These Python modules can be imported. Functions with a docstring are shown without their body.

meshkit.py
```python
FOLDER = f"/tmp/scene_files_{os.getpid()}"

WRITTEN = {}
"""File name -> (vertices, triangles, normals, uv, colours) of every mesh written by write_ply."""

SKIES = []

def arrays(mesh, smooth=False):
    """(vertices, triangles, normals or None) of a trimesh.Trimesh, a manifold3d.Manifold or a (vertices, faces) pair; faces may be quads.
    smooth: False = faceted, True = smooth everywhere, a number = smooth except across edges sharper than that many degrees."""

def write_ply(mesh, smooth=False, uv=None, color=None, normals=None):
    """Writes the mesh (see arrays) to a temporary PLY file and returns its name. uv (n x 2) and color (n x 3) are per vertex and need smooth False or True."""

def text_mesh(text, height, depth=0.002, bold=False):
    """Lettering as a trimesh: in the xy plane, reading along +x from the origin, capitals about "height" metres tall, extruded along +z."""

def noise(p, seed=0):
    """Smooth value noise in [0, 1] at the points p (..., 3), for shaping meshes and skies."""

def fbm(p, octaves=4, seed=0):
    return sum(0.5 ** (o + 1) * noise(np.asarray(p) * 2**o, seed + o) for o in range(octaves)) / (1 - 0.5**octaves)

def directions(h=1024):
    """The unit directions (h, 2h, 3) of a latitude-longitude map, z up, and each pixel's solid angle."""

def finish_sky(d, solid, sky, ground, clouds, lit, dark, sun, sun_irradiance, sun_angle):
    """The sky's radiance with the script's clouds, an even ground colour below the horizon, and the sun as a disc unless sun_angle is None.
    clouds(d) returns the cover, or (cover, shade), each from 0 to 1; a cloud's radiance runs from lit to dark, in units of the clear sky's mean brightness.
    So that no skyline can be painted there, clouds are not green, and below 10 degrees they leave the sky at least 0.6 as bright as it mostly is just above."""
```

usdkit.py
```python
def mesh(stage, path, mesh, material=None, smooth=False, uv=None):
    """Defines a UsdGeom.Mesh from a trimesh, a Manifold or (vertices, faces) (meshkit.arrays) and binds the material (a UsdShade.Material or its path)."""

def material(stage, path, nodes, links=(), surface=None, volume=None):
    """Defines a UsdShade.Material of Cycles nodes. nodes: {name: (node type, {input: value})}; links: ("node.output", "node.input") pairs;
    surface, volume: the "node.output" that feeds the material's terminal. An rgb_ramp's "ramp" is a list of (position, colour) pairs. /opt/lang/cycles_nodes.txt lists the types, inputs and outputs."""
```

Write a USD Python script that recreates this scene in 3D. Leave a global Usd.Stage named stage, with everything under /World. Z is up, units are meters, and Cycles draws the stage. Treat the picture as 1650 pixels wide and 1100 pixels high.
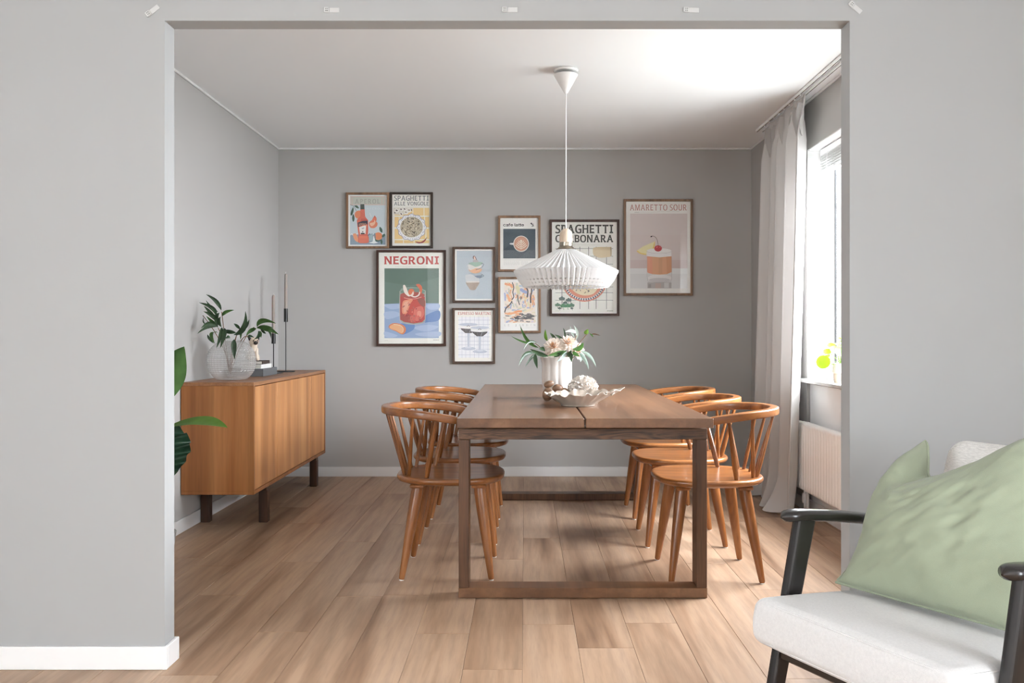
import math, random, json
import numpy as np, trimesh, manifold3d, usdkit, meshkit
from pxr import Usd, UsdGeom, UsdLux, UsdShade, Gf, Sdf, Vt
from shapely.geometry import Polygon, LineString, Point, box as sbox
from shapely import affinity, union_all
from shapely.ops import unary_union

stage = Usd.Stage.CreateInMemory()
UsdGeom.SetStageUpAxis(stage, 'Z'); UsdGeom.SetStageMetersPerUnit(stage, 1.0)
UsdGeom.Xform.Define(stage, '/World'); UsdGeom.Scope.Define(stage, '/World/Looks')

# ---------------------------------------------------------------- camera, sky, daylight at the windows, exposure
EYE, FPX = 1.065, 1320.0                       # eye height; focal length in pixels of a 1650 px wide frame
cam = UsdGeom.Camera.Define(stage, '/World/camera')
cam.AddTranslateOp().Set((0, 0, EYE)); cam.AddRotateXOp().Set(90.0)
cam.CreateHorizontalApertureAttr(36.0); cam.CreateVerticalApertureAttr(24.0)
cam.CreateFocalLengthAttr(FPX / 1650 * 36.0)
cam.CreateHorizontalApertureOffsetAttr(-20.5 / 1650 * 36.0); cam.CreateVerticalApertureOffsetAttr(-10.5 / 1650 * 36.0)
cam.CreateClippingRangeAttr((0.05, 200.0))
cam.CreateExposureAttr(0.0)

dome = UsdLux.DomeLight.Define(stage, '/World/sky'); dome.CreateIntensityAttr(3.2); dome.CreateColorAttr((0.94, 0.97, 1.0))

def window_daylight(name, loc, rot, w, h, inten, col=(1, 1, 1), tilt=0.0):
    """an overcast sky panel outside a window; tilt leans it so that it looks down into the room"""
    l = UsdLux.RectLight.Define(stage, '/World/' + name)
    l.AddTranslateOp().Set(loc)
    if rot == '-x': l.AddRotateYOp().Set(90.0 - tilt)
    elif rot == '+y': l.AddRotateXOp().Set(90.0)
    elif rot == '+x': l.AddRotateYOp().Set(-90.0 + tilt)
    l.CreateWidthAttr(w); l.CreateHeightAttr(h); l.CreateIntensityAttr(inten); l.CreateColorAttr(col); l.CreateNormalizeAttr(False)
# sky outside the dining window (right wall), and outside the living-room windows around the camera
window_daylight('daylight_dining', (3.15, 4.0, 2.75), '-x', 2.6, 4.3, 48.0, (0.94, 0.985, 1.075), 30.0)
window_daylight('daylight_dining_low', (2.6, 4.12, 0.75), '-x', 1.2, 2.2, 6.5, (0.95, 0.99, 1.05))
window_daylight('daylight_living_side', (3.10, -1.2, 1.4), '-x', 2.0, 2.1, 8.0, (0.915, 0.975, 1.09))
window_daylight('daylight_living_left', (-3.55, -1.25, 1.4), '+x', 2.0, 2.0, 4.5, (0.915, 0.975, 1.09))
window_daylight('daylight_living_rear', (-0.685, -2.85, 1.45), '+y', 0.5, 1.6, 0.6, (0.95, 0.98, 1.04))

# ---------------------------------------------------------------- helpers
def lin(c):
    c = np.asarray(c, float) / 255.0
    return tuple(np.where(c <= 0.04045, c / 12.92, ((c + 0.055) / 1.055) ** 2.4))
counts = {}
def numbered(parent, name):
    k = (parent, name); n = counts.get(k, 0); counts[k] = n + 1
    return parent + '/' + (name if n == 0 else '%s_%03d' % (name, n))
def meta(p, label=None, cat=None, group=None, kind=None):
    for k, v in (('label', label), ('category', cat), ('group', group), ('kind', kind)):
        if v: p.SetCustomDataByKey(k, v)
    return p
def thing(name, label, cat, loc=(0, 0, 0), rotz=0.0, group=None):
    x = UsdGeom.Xform.Define(stage, numbered('/World', name))
    x.AddTranslateOp().Set(tuple(map(float, loc))); x.AddRotateZOp().Set(float(rotz))
    return meta(x.GetPrim(), label, cat, group)
def path_of(p): return '/World' if p is None else str(p.GetPath())
def obj(name, mesh, mat, parent=None, label=None, cat=None, group=None, kind=None, smooth=30, col=None):
    if isinstance(mesh, list): mesh = join(mesh)
    if col is not None: smooth = False
    m = usdkit.mesh(stage, numbered(path_of(parent), name), mesh, MAT[mat] if isinstance(mat, str) else mat, smooth)
    if col is not None:
        UsdGeom.PrimvarsAPI(m).CreatePrimvar('col', Sdf.ValueTypeNames.Color3fArray, 'vertex').Set(Vt.Vec3fArray.FromNumpy(np.asarray(col, np.float32)))
    return meta(m.GetPrim(), label, cat, group, kind)
def struct(name, mesh, mat, parent=None, smooth=False):
    return obj(name, mesh, mat, parent, kind='structure' if parent is None else None, smooth=smooth)
def dup(root, loc, rotz, label, group=None):
    r = thing(root.GetName(), label, root.GetCustomDataByKey('category'), loc, rotz, group or root.GetCustomDataByKey('group'))
    r.GetReferences().AddInternalReference(root.GetPath()); r.SetInstanceable(True)
    return r
def T(v, f): return trimesh.Trimesh(np.asarray(v, float), np.asarray(f, int), process=False)
def join(ms): return trimesh.util.concatenate(ms)
def moved(m, loc=(0, 0, 0), rot=None, scale=None):
    m = m.copy()
    if scale is not None: m.apply_scale(scale) if np.ndim(scale) == 0 else m.apply_transform(np.diag([*scale, 1.0]))
    if rot is not None:
        for ang, ax in rot: m.apply_transform(trimesh.transformations.rotation_matrix(math.radians(ang), ax))
    m.apply_translation(loc); return m
X_, Y_, Z_ = (1, 0, 0), (0, 1, 0), (0, 0, 1)
def bx(x0, x1, y0, y1, z0, z1):
    m = trimesh.creation.box([x1 - x0, y1 - y0, z1 - z0]); m.apply_translation([(x0 + x1) / 2, (y0 + y1) / 2, (z0 + z1) / 2]); return m
def cbox(x0, x1, y0, y1, z0, z1, c=0.003):
    h = np.array([x1 - x0, y1 - y0, z1 - z0]) / 2; o = np.array([x0 + x1, y0 + y1, z0 + z1]) / 2
    c = min(c, h.min() * 0.95); p = []
    for s in np.ndindex(2, 2, 2):
        sg = np.array(s) * 2 - 1
        for k in range(3):
            q = h - c; q[k] = h[k]; p.append(sg * q)
    return trimesh.convex.convex_hull(np.array(p) + o)
def rbox(x0, x1, y0, y1, z0, z1, r, n=3):
    h = np.array([x1 - x0, y1 - y0, z1 - z0]) / 2; o = np.array([x0 + x1, y0 + y1, z0 + z1]) / 2
    s = trimesh.creation.icosphere(n, r).vertices
    p = np.vstack([s + np.array(sg) * (h - r) for sg in [(a, b, c) for a in (-1, 1) for b in (-1, 1) for c in (-1, 1)]])
    return trimesh.convex.convex_hull(p + o)
def loft(rings, cap0=True, cap1=True, closed=True):
    n = len(rings[0]); v = [np.asarray(r, float) for r in rings]; f = []
    m = n if closed else n - 1
    for i in range(len(rings) - 1):
        for j in range(m):
            a, b, c, d = i * n + j, i * n + (j + 1) % n, (i + 1) * n + (j + 1) % n, (i + 1) * n + j
            f += [(a, b, c), (a, c, d)]
    V = np.vstack(v); k = len(V)
    if cap0: V = np.vstack([V, v[0].mean(0)]); f += [(k, (j + 1) % n, j) for j in range(n)]; k += 1
    if cap1:
        b = (len(rings) - 1) * n
        V = np.vstack([V, v[-1].mean(0)]); f += [(k, b + j, b + (j + 1) % n) for j in range(n)]
    return T(V, f)
def lathe(prof, n=32, fn=None):
    a = np.arange(n) * 2 * np.pi / n; rings = []
    for r, z in prof:
        rr = r * np.ones(n) if fn is None else r * fn(a, z)
        rings.append(np.stack([rr * np.cos(a), rr * np.sin(a), z * np.ones(n)], 1))
    return loft(rings)
def frames(p):
    p = np.asarray(p, float); t = np.gradient(p, axis=0); t /= np.linalg.norm(t, axis=1, keepdims=True)
    u = np.cross(t[0], (0, 0, 1.0)); u = u if np.linalg.norm(u) > 1e-3 else np.cross(t[0], (1.0, 0, 0)); u /= np.linalg.norm(u)
    U = []
    for k in range(len(p)):
        u = u - t[k] * u.dot(t[k]); u /= np.linalg.norm(u); U.append(u)
    U = np.array(U); return p, t, U, np.cross(t, U)
def tube(p, r, n=10, flat=1.0):
    p, t, U, W = frames(p); r = np.broadcast_to(r, len(p)); a = np.arange(n) * 2 * np.pi / n
    return loft([p[k] + r[k] * (np.cos(a)[:, None] * U[k] + flat * np.sin(a)[:, None] * W[k]) for k in range(len(p))])
def bez(a, b, c, n=12):
    t = np.linspace(0, 1, n)[:, None]; a, b, c = map(lambda q: np.asarray(q, float), (a, b, c))
    return (1 - t) ** 2 * a + 2 * t * (1 - t) * b + t * t * c
def spline(pts, n=8, closed=False):
    p = np.asarray(pts, float); out = []; m = len(p)
    idx = range(m) if closed else range(m - 1)
    for i in idx:
        if closed: a, b, c, d = p[i - 1], p[i], p[(i + 1) % m], p[(i + 2) % m]
        else: a, b, c, d = p[max(i - 1, 0)], p[i], p[i + 1], p[min(i + 2, m - 1)]
        for t in np.linspace(0, 1, n, endpoint=False):
            out.append(0.5 * (2 * b + (c - a) * t + (2 * a - 5 * b + 4 * c - d) * t * t + (3 * b - a - 3 * c + d) * t ** 3))
    if not closed: out.append(p[-1])
    return np.array(out)
def sheet(P):
    P = np.asarray(P, float); a, b = P.shape[:2]; i = np.arange(a * b).reshape(a, b)
    q = np.stack([i[:-1, :-1], i[1:, :-1], i[1:, 1:], i[:-1, 1:]], -1).reshape(-1, 4)
    return T(P.reshape(-1, 3), np.vstack([q[:, [0, 1, 2]], q[:, [0, 2, 3]]]))
def leafmesh(a, b, c, w, n=10, fold=0.35, side=None, ribs=0, peak=0.42):
    """a leaf blade along the curve a-b-c, w wide, folded along its midrib"""
    p = bez(a, b, c, n); _, t, U, W = frames(p)
    if side is not None:
        s = np.asarray(side, float); U = s - t * (t @ s)[:, None]; U /= np.linalg.norm(U, axis=1, keepdims=True); W = np.cross(t, U)
    x = np.linspace(0, 1, n); prof = np.where(x < peak, np.sin(x / peak * np.pi / 2) ** 0.8, np.cos((x - peak) / (1 - peak) * np.pi / 2) ** 0.9)
    P = []
    for k in range(n):
        row = []
        for s in (-1, -0.5, 0, 0.5, 1):
            h = fold * abs(s) * w / 2 * prof[k] + (0.13 * w * math.sin(x[k] * ribs * 6.28 + abs(s) * 2) * abs(s) if ribs else 0)
            row.append(p[k] + U[k] * s * w / 2 * prof[k] + W[k] * h)
        P.append(row)
    return sheet(P)
def at(px, py, y):
    """a point at distance y on the line of sight of a measured photo position"""
    return np.array([(px - 845.5) * y / FPX, y, EYE - (py - 539.5) * y / FPX])
def superell(a, b, n=48, e=2.6, xs=None):
    t = np.arange(n) * 2 * np.pi / n; c, s = np.cos(t), np.sin(t)
    return np.stack([a * np.sign(c) * np.abs(c) ** (2 / e), b * np.sign(s) * np.abs(s) ** (2 / e)], 1)
# ---------------------------------------------------------------- materials
MAT = {}
def mat(name, nodes, links, surface='p.BSDF'):
    MAT[name] = usdkit.material(stage, '/World/Looks/' + name, nodes, links, surface=surface); return name
def plain(name, rgb, rough=0.5, bump=0.0, bscale=200.0, var=0.0, vscale=4.0, **kw):
    c = lin(rgb)
    n = {'p': ('principled_bsdf', {'base_color': c, 'roughness': rough, **kw})}; l = []
    if bump or var: n['t'] = ('texture_coordinate', {})
    if var:
        n['v'] = ('noise_texture', {'scale': vscale, 'detail': 3.0})
        n['r'] = ('rgb_ramp', {'ramp': [(0.3, tuple(np.array(c) * (1 - var))), (0.7, tuple(np.minimum(np.array(c) * (1 + var), 1)))]})
        l += [('t.object', 'v.vector'), ('v.fac', 'r.fac'), ('r.color', 'p.base_color')]
    if bump:
        n['n'] = ('noise_texture', {'scale': bscale, 'detail': 2.0}); n['b'] = ('bump', {'strength': bump, 'distance': 0.002})
        l += [('t.object', 'n.vector'), ('n.fac', 'b.height'), ('b.normal', 'p.normal')]
    return mat(name, n, l)
def wood(name, ramp, along=1, broad=7.0, fine=60.0, stretch=0.07, rough=0.4, coat=0.0, off=0.0, stave=None, stave_axis=0, stave_amt=0.25, distort=0.6, space='object', fine_amt=0.35, tone=1.0):
    def sc(k):
        s = [k, k, k]; s[along] = k * stretch; return tuple(s)
    ramp = [(p, tuple(np.array(lin(c)) * tone)) for p, c in ramp]
    n = {'t': ('texture_coordinate', {}) if space == 'object' else ('geometry', {}),
         'm1': ('mapping', {'scale': sc(broad), 'location': (off, off * 1.7, off * 0.6)}), 'm2': ('mapping', {'scale': sc(fine), 'location': (off * 3, off, off)}),
         'n1': ('noise_texture', {'scale': 1.0, 'detail': 3.0, 'distortion': distort}), 'n2': ('noise_texture', {'scale': 1.0, 'detail': 4.0, 'roughness': 0.65}),
         'r1': ('rgb_ramp', {'ramp': ramp}), 'r2': ('rgb_ramp', {'ramp': [(0.25, (1 - fine_amt,) * 3), (0.6, (1.0,) * 3)]}),
         'mx': ('mix_color', {'blend_type': 'multiply', 'fac': 1.0}),
         'b': ('bump', {'strength': 0.12, 'distance': 0.001}),
         'p': ('principled_bsdf', {'roughness': rough, 'coat_weight': coat, 'coat_roughness': 0.12})}
    src = 't.object' if space == 'object' else 't.position'
    l = [(src, 'm1.vector'), (src, 'm2.vector'), ('m1.vector', 'n1.vector'), ('m2.vector', 'n2.vector'), ('n1.fac', 'r1.fac'), ('n2.fac', 'r2.fac'),
         ('r1.color', 'mx.a'), ('r2.color', 'mx.b'), ('n2.fac', 'b.height'), ('b.normal', 'p.normal')]
    last = 'mx.result'
    if stave:
        n['s'] = ('separate_xyz', {}); n['d'] = ('math', {'math_type': 'divide', 'value2': stave}); n['f'] = ('math', {'math_type': 'floor'})
        n['w'] = ('white_noise_texture', {'dimensions': '1D'}); n['mr'] = ('map_range', {'to_min': 1 - stave_amt, 'to_max': 1 + stave_amt * 0.6})
        n['h'] = ('hsv', {}); l += [(src, 's.vector'), ('s.' + 'xyz'[stave_axis], 'd.value1'), ('d.value', 'f.value1'), ('f.value', 'w.w'), ('w.value', 'mr.value'), ('mr.result', 'h.value'), (last, 'h.color')]
        last = 'h.color'
    l.append((last, 'p.base_color'))
    return mat(name, n, l)

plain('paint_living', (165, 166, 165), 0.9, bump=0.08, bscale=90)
plain('paint_dining', (180, 178, 175), 0.9, bump=0.08, bscale=90)
plain('paint_ceiling', (242, 243, 243), 0.95)
plain('ground_outside', (182, 184, 178), 0.9)
plain('paint_trim', (232, 232, 231), 0.35)
plain('window_white', (246, 246, 246), 0.3)
plain('niche_white', (248, 248, 247), 0.8)
plain('sill_stone', (188, 186, 182), 0.2, var=0.2, vscale=9.0)
plain('radiator_white', (246, 245, 242), 0.35)
FLOOR = []
random.seed(4)
for k in range(6):
    tone = [1.0, 0.97, 1.03, 0.985, 1.015, 0.955][k]
    FLOOR.append(wood('floor_laminate_%d' % k, [(0.20, (98, 71, 52)), (0.36, (152, 119, 93)), (0.54, (179, 148, 121)), (0.75, (191, 162, 137))],
                      along=1, broad=6.0 + k * 0.3, fine=42.0, stretch=0.075, rough=0.42, off=3.7 * k + 1.3, space='position', distort=0.9, fine_amt=0.28, tone=tone))
wood('sideboard_wood', [(0.22, (150, 98, 54)), (0.5, (194, 134, 82)), (0.78, (214, 160, 106))], along=2, broad=8.0, fine=70, stretch=0.05, rough=0.42, stave=0.19, stave_axis=1, stave_amt=0.07, fine_amt=0.15)
wood('sideboard_side_wood', [(0.25, (124, 74, 34)), (0.5, (158, 99, 50)), (0.75, (178, 120, 68))], along=2, broad=9.0, fine=70, stretch=0.05, rough=0.42, stave=0.09, stave_axis=0, stave_amt=0.12, fine_amt=0.18)
wood('sideboard_top_wood', [(0.25, (120, 78, 48)), (0.5, (160, 110, 72)), (0.75, (185, 135, 92))], along=1, broad=9.0, fine=70, stretch=0.05, rough=0.38)
wood('dark_leg_wood', [(0.3, (48, 30, 20)), (0.7, (86, 56, 38))], along=2, broad=12, rough=0.45)
wood('chair_wood', [(0.25, (106, 62, 31)), (0.5, (145, 90, 46)), (0.75, (172, 114, 66))], along=0, broad=14, fine=80, stretch=0.12, rough=0.3, coat=0.3, fine_amt=0.25)
wood('chair_leg_wood', [(0.25, (104, 61, 30)), (0.5, (142, 87, 44)), (0.75, (166, 109, 61))], along=2, broad=14, fine=80, stretch=0.1, rough=0.3, coat=0.25, fine_amt=0.25)
wood('table_top_wood', [(0.25, (90, 61, 41)), (0.5, (117, 81, 55)), (0.75, (135, 98, 69))], along=1, broad=7, fine=60, stretch=0.06, rough=0.34, coat=0.2, stave=0.098, stave_axis=0, stave_amt=0.12, fine_amt=0.22)
wood('table_rail_wood', [(0.34, (54, 36, 24)), (0.44, (112, 80, 56)), (0.52, (72, 48, 32)), (0.62, (124, 90, 64)), (0.7, (80, 54, 38))], along=0, broad=30, fine=90, stretch=0.1, rough=0.45, distort=1.6, fine_amt=0.4)
wood('table_leg_wood', [(0.3, (70, 45, 29)), (0.7, (108, 74, 49))], along=2, broad=16, fine=90, stretch=0.06, rough=0.45, fine_amt=0.4)
for nm, c in (('frame_oak', (140, 108, 82)), ('frame_walnut', (74, 48, 38)), ('frame_dark', (56, 44, 36)), ('frame_brown', (90, 70, 57))):
    wood(nm, [(0.3, tuple(np.array(c) * 0.85)), (0.7, tuple(np.array(c) * 1.1))], along=2, broad=20, rough=0.45)
plain('black_lacquer', (26, 23, 22), 0.22, coat_weight=0.3)
plain('black_metal', (22, 21, 21), 0.4)
plain('backing_board', (120, 100, 80), 0.8)
mat('printed_paper', {'a': ('attribute', {'attribute': 'col'}), 'p': ('principled_bsdf', {'roughness': 0.7})}, [('a.color', 'p.base_color')])
def pane_mat(name, tint, r0, rough=0.0, milk=0.0, power=5.0):
    """a thin pane: clear, mirroring more towards grazing angles alike from both sides; milk mixes in a little diffusion"""
    n = {'t': ('transparent_bsdf', {'color': tint}), 'g': ('glossy_bsdf', {'roughness': rough, 'color': (1, 1, 1)}), 'w': ('layer_weight', {'blend': 0.5}),
         'p': ('math', {'math_type': 'power', 'value2': power}), 'k': ('math', {'math_type': 'multiply_add', 'value2': 0.9 - r0, 'value3': r0}), 'm': ('mix_closure', {})}
    l = [('w.facing', 'p.value1'), ('p.value', 'k.value1'), ('k.value', 'm.fac'), ('t.BSDF', 'm.closure1'), ('g.BSDF', 'm.closure2')]
    if milk:
        n.update({'d': ('diffuse_bsdf', {'color': (0.94, 0.95, 0.95)}), 'tl': ('translucent_bsdf', {'color': (0.94, 0.95, 0.95)}), 'm2': ('mix_closure', {'fac': 0.5}), 'm3': ('mix_closure', {'fac': milk})})
        l += [('d.BSDF', 'm2.closure1'), ('tl.BSDF', 'm2.closure2'), ('m.closure', 'm3.closure1'), ('m2.closure', 'm3.closure2')]
    return mat(name, n, l, surface='m3.closure' if milk else 'm.closure')
pane_mat('picture_glass', (1.0, 1.0, 1.0), 0.022)
pane_mat('window_glass', (0.985, 0.99, 0.988), 0.03)
pane_mat('tinted_glass', (0.42, 0.43, 0.43), 0.03)
pane_mat('frosted_glass', (0.92, 0.925, 0.925), 0.06, 0.06, 0.27, 2.0)
def thin(name, rgb, trans=0.35, rough=0.45, var=0.0, vscale=8.0, bump=0.0, bscale=400.0, gloss=True, tcol=None):
    c = lin(rgb)
    n = {'t': ('texture_coordinate', {}), 'p': ('principled_bsdf', {'base_color': c, 'roughness': rough, 'specular_ior_level': 0.5 if gloss else 0.1}),
         'tl': ('translucent_bsdf', {'color': lin(tcol) if tcol else c}), 'm': ('mix_closure', {'fac': trans})}
    l = [('p.BSDF', 'm.closure1'), ('tl.BSDF', 'm.closure2')]
    if var:
        n['v'] = ('noise_texture', {'scale': vscale, 'detail': 3.0})
        n['r'] = ('rgb_ramp', {'ramp': [(0.3, tuple(np.array(c) * (1 - var))), (0.7, tuple(np.minimum(np.array(c) * (1 + var), 1)))]})
        l += [('t.object', 'v.vector'), ('v.fac', 'r.fac'), ('r.color', 'p.base_color')]
    if bump:
        n['n'] = ('noise_texture', {'scale': bscale, 'detail': 2.0}); n['b'] = ('bump', {'strength': bump, 'distance': 0.001})
        l += [('t.object', 'n.vector'), ('n.fac', 'b.height'), ('b.normal', 'p.normal'), ('b.normal', 'tl.normal')]
    return mat(name, n, l, surface='m.closure')
thin('lamp_paper', (234, 234, 233), 0.24, 0.6, gloss=False)
thin('curtain_linen', (203, 200, 197), 0.11, 0.9, bump=0.25, bscale=500, gloss=False)
thin('leaf_dark', (60, 84, 57), 0.18, 0.35, var=0.35, vscale=25)
thin('leaf_mid', (74, 112, 56), 0.3, 0.38, var=0.25, vscale=20)
thin('leaf_bright', (98, 136, 54), 0.4, 0.4, var=0.2, vscale=20)
thin('leaf_grey', (168, 188, 178), 0.3, 0.6, var=0.15, vscale=30)
thin('leaf_pale', (192, 206, 197), 0.3, 0.6)
thin('leaf_glossy', (42, 68, 50), 0.1, 0.16, var=0.4, vscale=18)
thin('leaf_lime', (124, 168, 30), 0.35, 0.4, tcol=(150, 190, 30))
thin('petal_cream', (232, 220, 208), 0.3, 0.7, gloss=False)
thin('petal_blush', (232, 186, 150), 0.3, 0.7, gloss=False)
plain('stem_green', (92, 104, 62), 0.6)
plain('stem_brown', (120, 92, 66), 0.7)
plain('vase_ceramic', (214, 206, 199), 0.25, var=0.03)
plain('bowl_ceramic', (182, 169, 155), 0.4, var=0.06, vscale=14, bump=0.2, bscale=60)
plain('coral_white', (222, 213, 204), 0.8)
wood('pebble_wood', [(0.3, (112, 82, 62)), (0.7, (164, 130, 102))], along=0, broad=40, rough=0.45)
wood('socket_wood', [(0.3, (205, 184, 160)), (0.7, (226, 206, 184))], along=2, broad=50, rough=0.5)
plain('nickel', (176, 168, 152), 0.25, metallic=1.0)
plain('lamp_white', (240, 240, 238), 0.35)
plain('candle_wax', (152, 144, 136), 0.55, subsurface_weight=0.15)
plain('wick', (235, 232, 226), 0.8)
plain('book_grey', (104, 106, 108), 0.6); plain('book_white', (238, 237, 234), 0.6); plain('book_dark', (64, 52, 46), 0.6); plain('page_paper', (232, 228, 218), 0.85)
plain('pug_fawn', (228, 212, 192), 0.45, var=0.06, vscale=30); plain('pug_black', (34, 28, 26), 0.4); plain('pug_wire', (150, 120, 90), 0.4, metallic=0.8)
plain('pot_white', (240, 236, 230), 0.4); plain('pot_sand', (222, 206, 190), 0.7); plain('soil', (52, 40, 32), 0.95); plain('pot_grey', (150, 148, 144), 0.7)
plain('clip_plastic', (196, 197, 195), 0.3); plain('clip_dark', (132, 132, 128), 0.6)
plain('felt_pad', (235, 232, 226), 0.95)
plain('blind_silver', (214, 214, 212), 0.4)
def fabric(name, rgb, weave=700.0, speck=0.12, vs=4.0, strength=0.4, sheen=0.2, streak=(1, 1, 1)):
    c = np.array(lin(rgb))
    mat(name, {'t': ('texture_coordinate', {}), 'm': ('mapping', {'scale': tuple(np.array(streak) * 1.0)}), 'n': ('noise_texture', {'scale': weave, 'detail': 2.0}), 'v': ('noise_texture', {'scale': vs, 'detail': 4.0}),
               'r': ('rgb_ramp', {'ramp': [(0.3, tuple(c * (1 - speck))), (0.7, tuple(np.minimum(c * (1 + speck), 1)))]}), 'mm': ('mix_float', {'fac': 0.6}),
               'b': ('bump', {'strength': strength, 'distance': 0.001}), 'p': ('principled_bsdf', {'roughness': 0.95, 'sheen_weight': sheen, 'specular_ior_level': 0.15})},
        [('t.object', 'm.vector'), ('m.vector', 'n.vector'), ('m.vector', 'v.vector'), ('n.fac', 'mm.a'), ('v.fac', 'mm.b'), ('mm.result', 'r.fac'), ('r.color', 'p.base_color'), ('n.fac', 'b.height'), ('b.normal', 'p.normal')])
fabric('seat_linen', (213, 212, 211), 520, 0.07, 170, 0.4)
fabric('back_linen', (216, 214, 210), 330, 0.22, 90, 0.5, streak=(1, 1, 5))
fabric('green_linen', (149, 157, 135), 650, 0.06, 14, 0.35)

# ---------------------------------------------------------------- the setting
CEIL = 2.474; XL, XR, YB = -1.858, 1.71, 6.174; PY0, PY1 = 2.616, 2.688; OX0, OX1, OZ = -1.15, 1.038, 2.068
LX0, LX1, LY = -3.2, 2.75, -2.55
WY0, WY1, WZ0, WZ1 = 3.30, 4.966, 0.78, 2.185
struct('wall_back', bx(XL - 0.2, XR + 0.3, YB, YB + 0.2, -0.1, CEIL + 0.1), 'paint_dining')
struct('wall_left', bx(XL - 0.2, XL, PY1, YB, -0.1, CEIL + 0.1), 'paint_dining')
struct('wall_right', [bx(XR, XR + 0.25, WY1, YB, -0.1, CEIL + 0.1), bx(XR, XR + 0.25, PY1, WY0, -0.1, CEIL + 0.1), bx(XR, XR + 0.25, WY0, WY1, WZ1, CEIL + 0.1)], 'paint_dining')
struct('wall_niche', bx(XR + 0.02, XR + 0.25, WY0, WY1, -0.1, WZ0), 'niche_white')
# white-painted window reveals: far side, near side, head
struct('trim_reveal', [bx(XR + 0.003, XR + 0.10, WY1 - 0.006, WY1, WZ0, WZ1), bx(XR + 0.003, XR + 0.10, WY0, WY0 + 0.006, WZ0, WZ1), bx(XR + 0.003, XR + 0.10, WY0, WY1, WZ1 - 0.006, WZ1)], 'niche_white')
struct('wall_partition', [bx(LX0, OX0, PY0, PY1, -0.1, CEIL + 0.1), bx(OX1, LX1, PY0, PY1, -0.1, CEIL + 0.1), bx(OX0, OX1, PY0, PY1, OZ, CEIL + 0.1)], 'paint_living')
struct('ceiling', [bx(XL - 0.2, XR + 0.3, PY0, YB + 0.2, CEIL, CEIL + 0.1), bx(LX0 - 0.2, LX1 + 0.2, LY - 0.2, PY0, CEIL, CEIL + 0.1)], 'paint_ceiling')
# the living room the camera stands in, with its two daylight windows
def holed(axis, p0, p1, a0, a1, h0, h1, z0, z1):
    q = (lambda a, b, c, d: bx(p0, p1, a, b, c, d)) if axis == 'x' else (lambda a, b, c, d: bx(a, b, p0, p1, c, d))
    return [q(a0, h0, -0.1, CEIL + 0.1), q(h1, a1, -0.1, CEIL + 0.1), q(h0, h1, z1, CEIL + 0.1), q(h0, h1, -0.1, z0)]
struct('wall_living_left', holed('x', LX0 - 0.2, LX0, LY, PY1, -2.2, -0.3, 0.4, 2.35), 'niche_white')
struct('wall_living_rear', holed('y', LY - 0.2, LY, LX0 - 0.2, LX1 + 0.2, -0.93, -0.44, 0.66, 2.27), 'niche_white')
struct('wall_living_right', holed('x', LX1, LX1 + 0.2, LY, PY1, -2.25, -0.15, 0.4, 2.35), 'niche_white')
def frame_rect(axis, pos, t, a0, a1, z0, z1, w):
    def q(a, b, c, d): return cbox(pos, pos + t, a, b, c, d, 0.004) if axis == 'x' else cbox(a, b, pos, pos + t, c, d, 0.004)
    return [q(a0, a0 + w, z0, z1), q(a1 - w, a1, z0, z1), q(a0 + w, a1 - w, z0, z0 + w), q(a0 + w, a1 - w, z1 - w, z1)]
w2 = struct('window_2', frame_rect('y', LY - 0.12, 0.06, -0.93, -0.44, 0.66, 2.27, 0.05), 'window_white')
obj('pane', bx(-0.88, -0.49, LY - 0.095, LY - 0.09, 0.71, 2.22), 'tinted_glass', w2)
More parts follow.
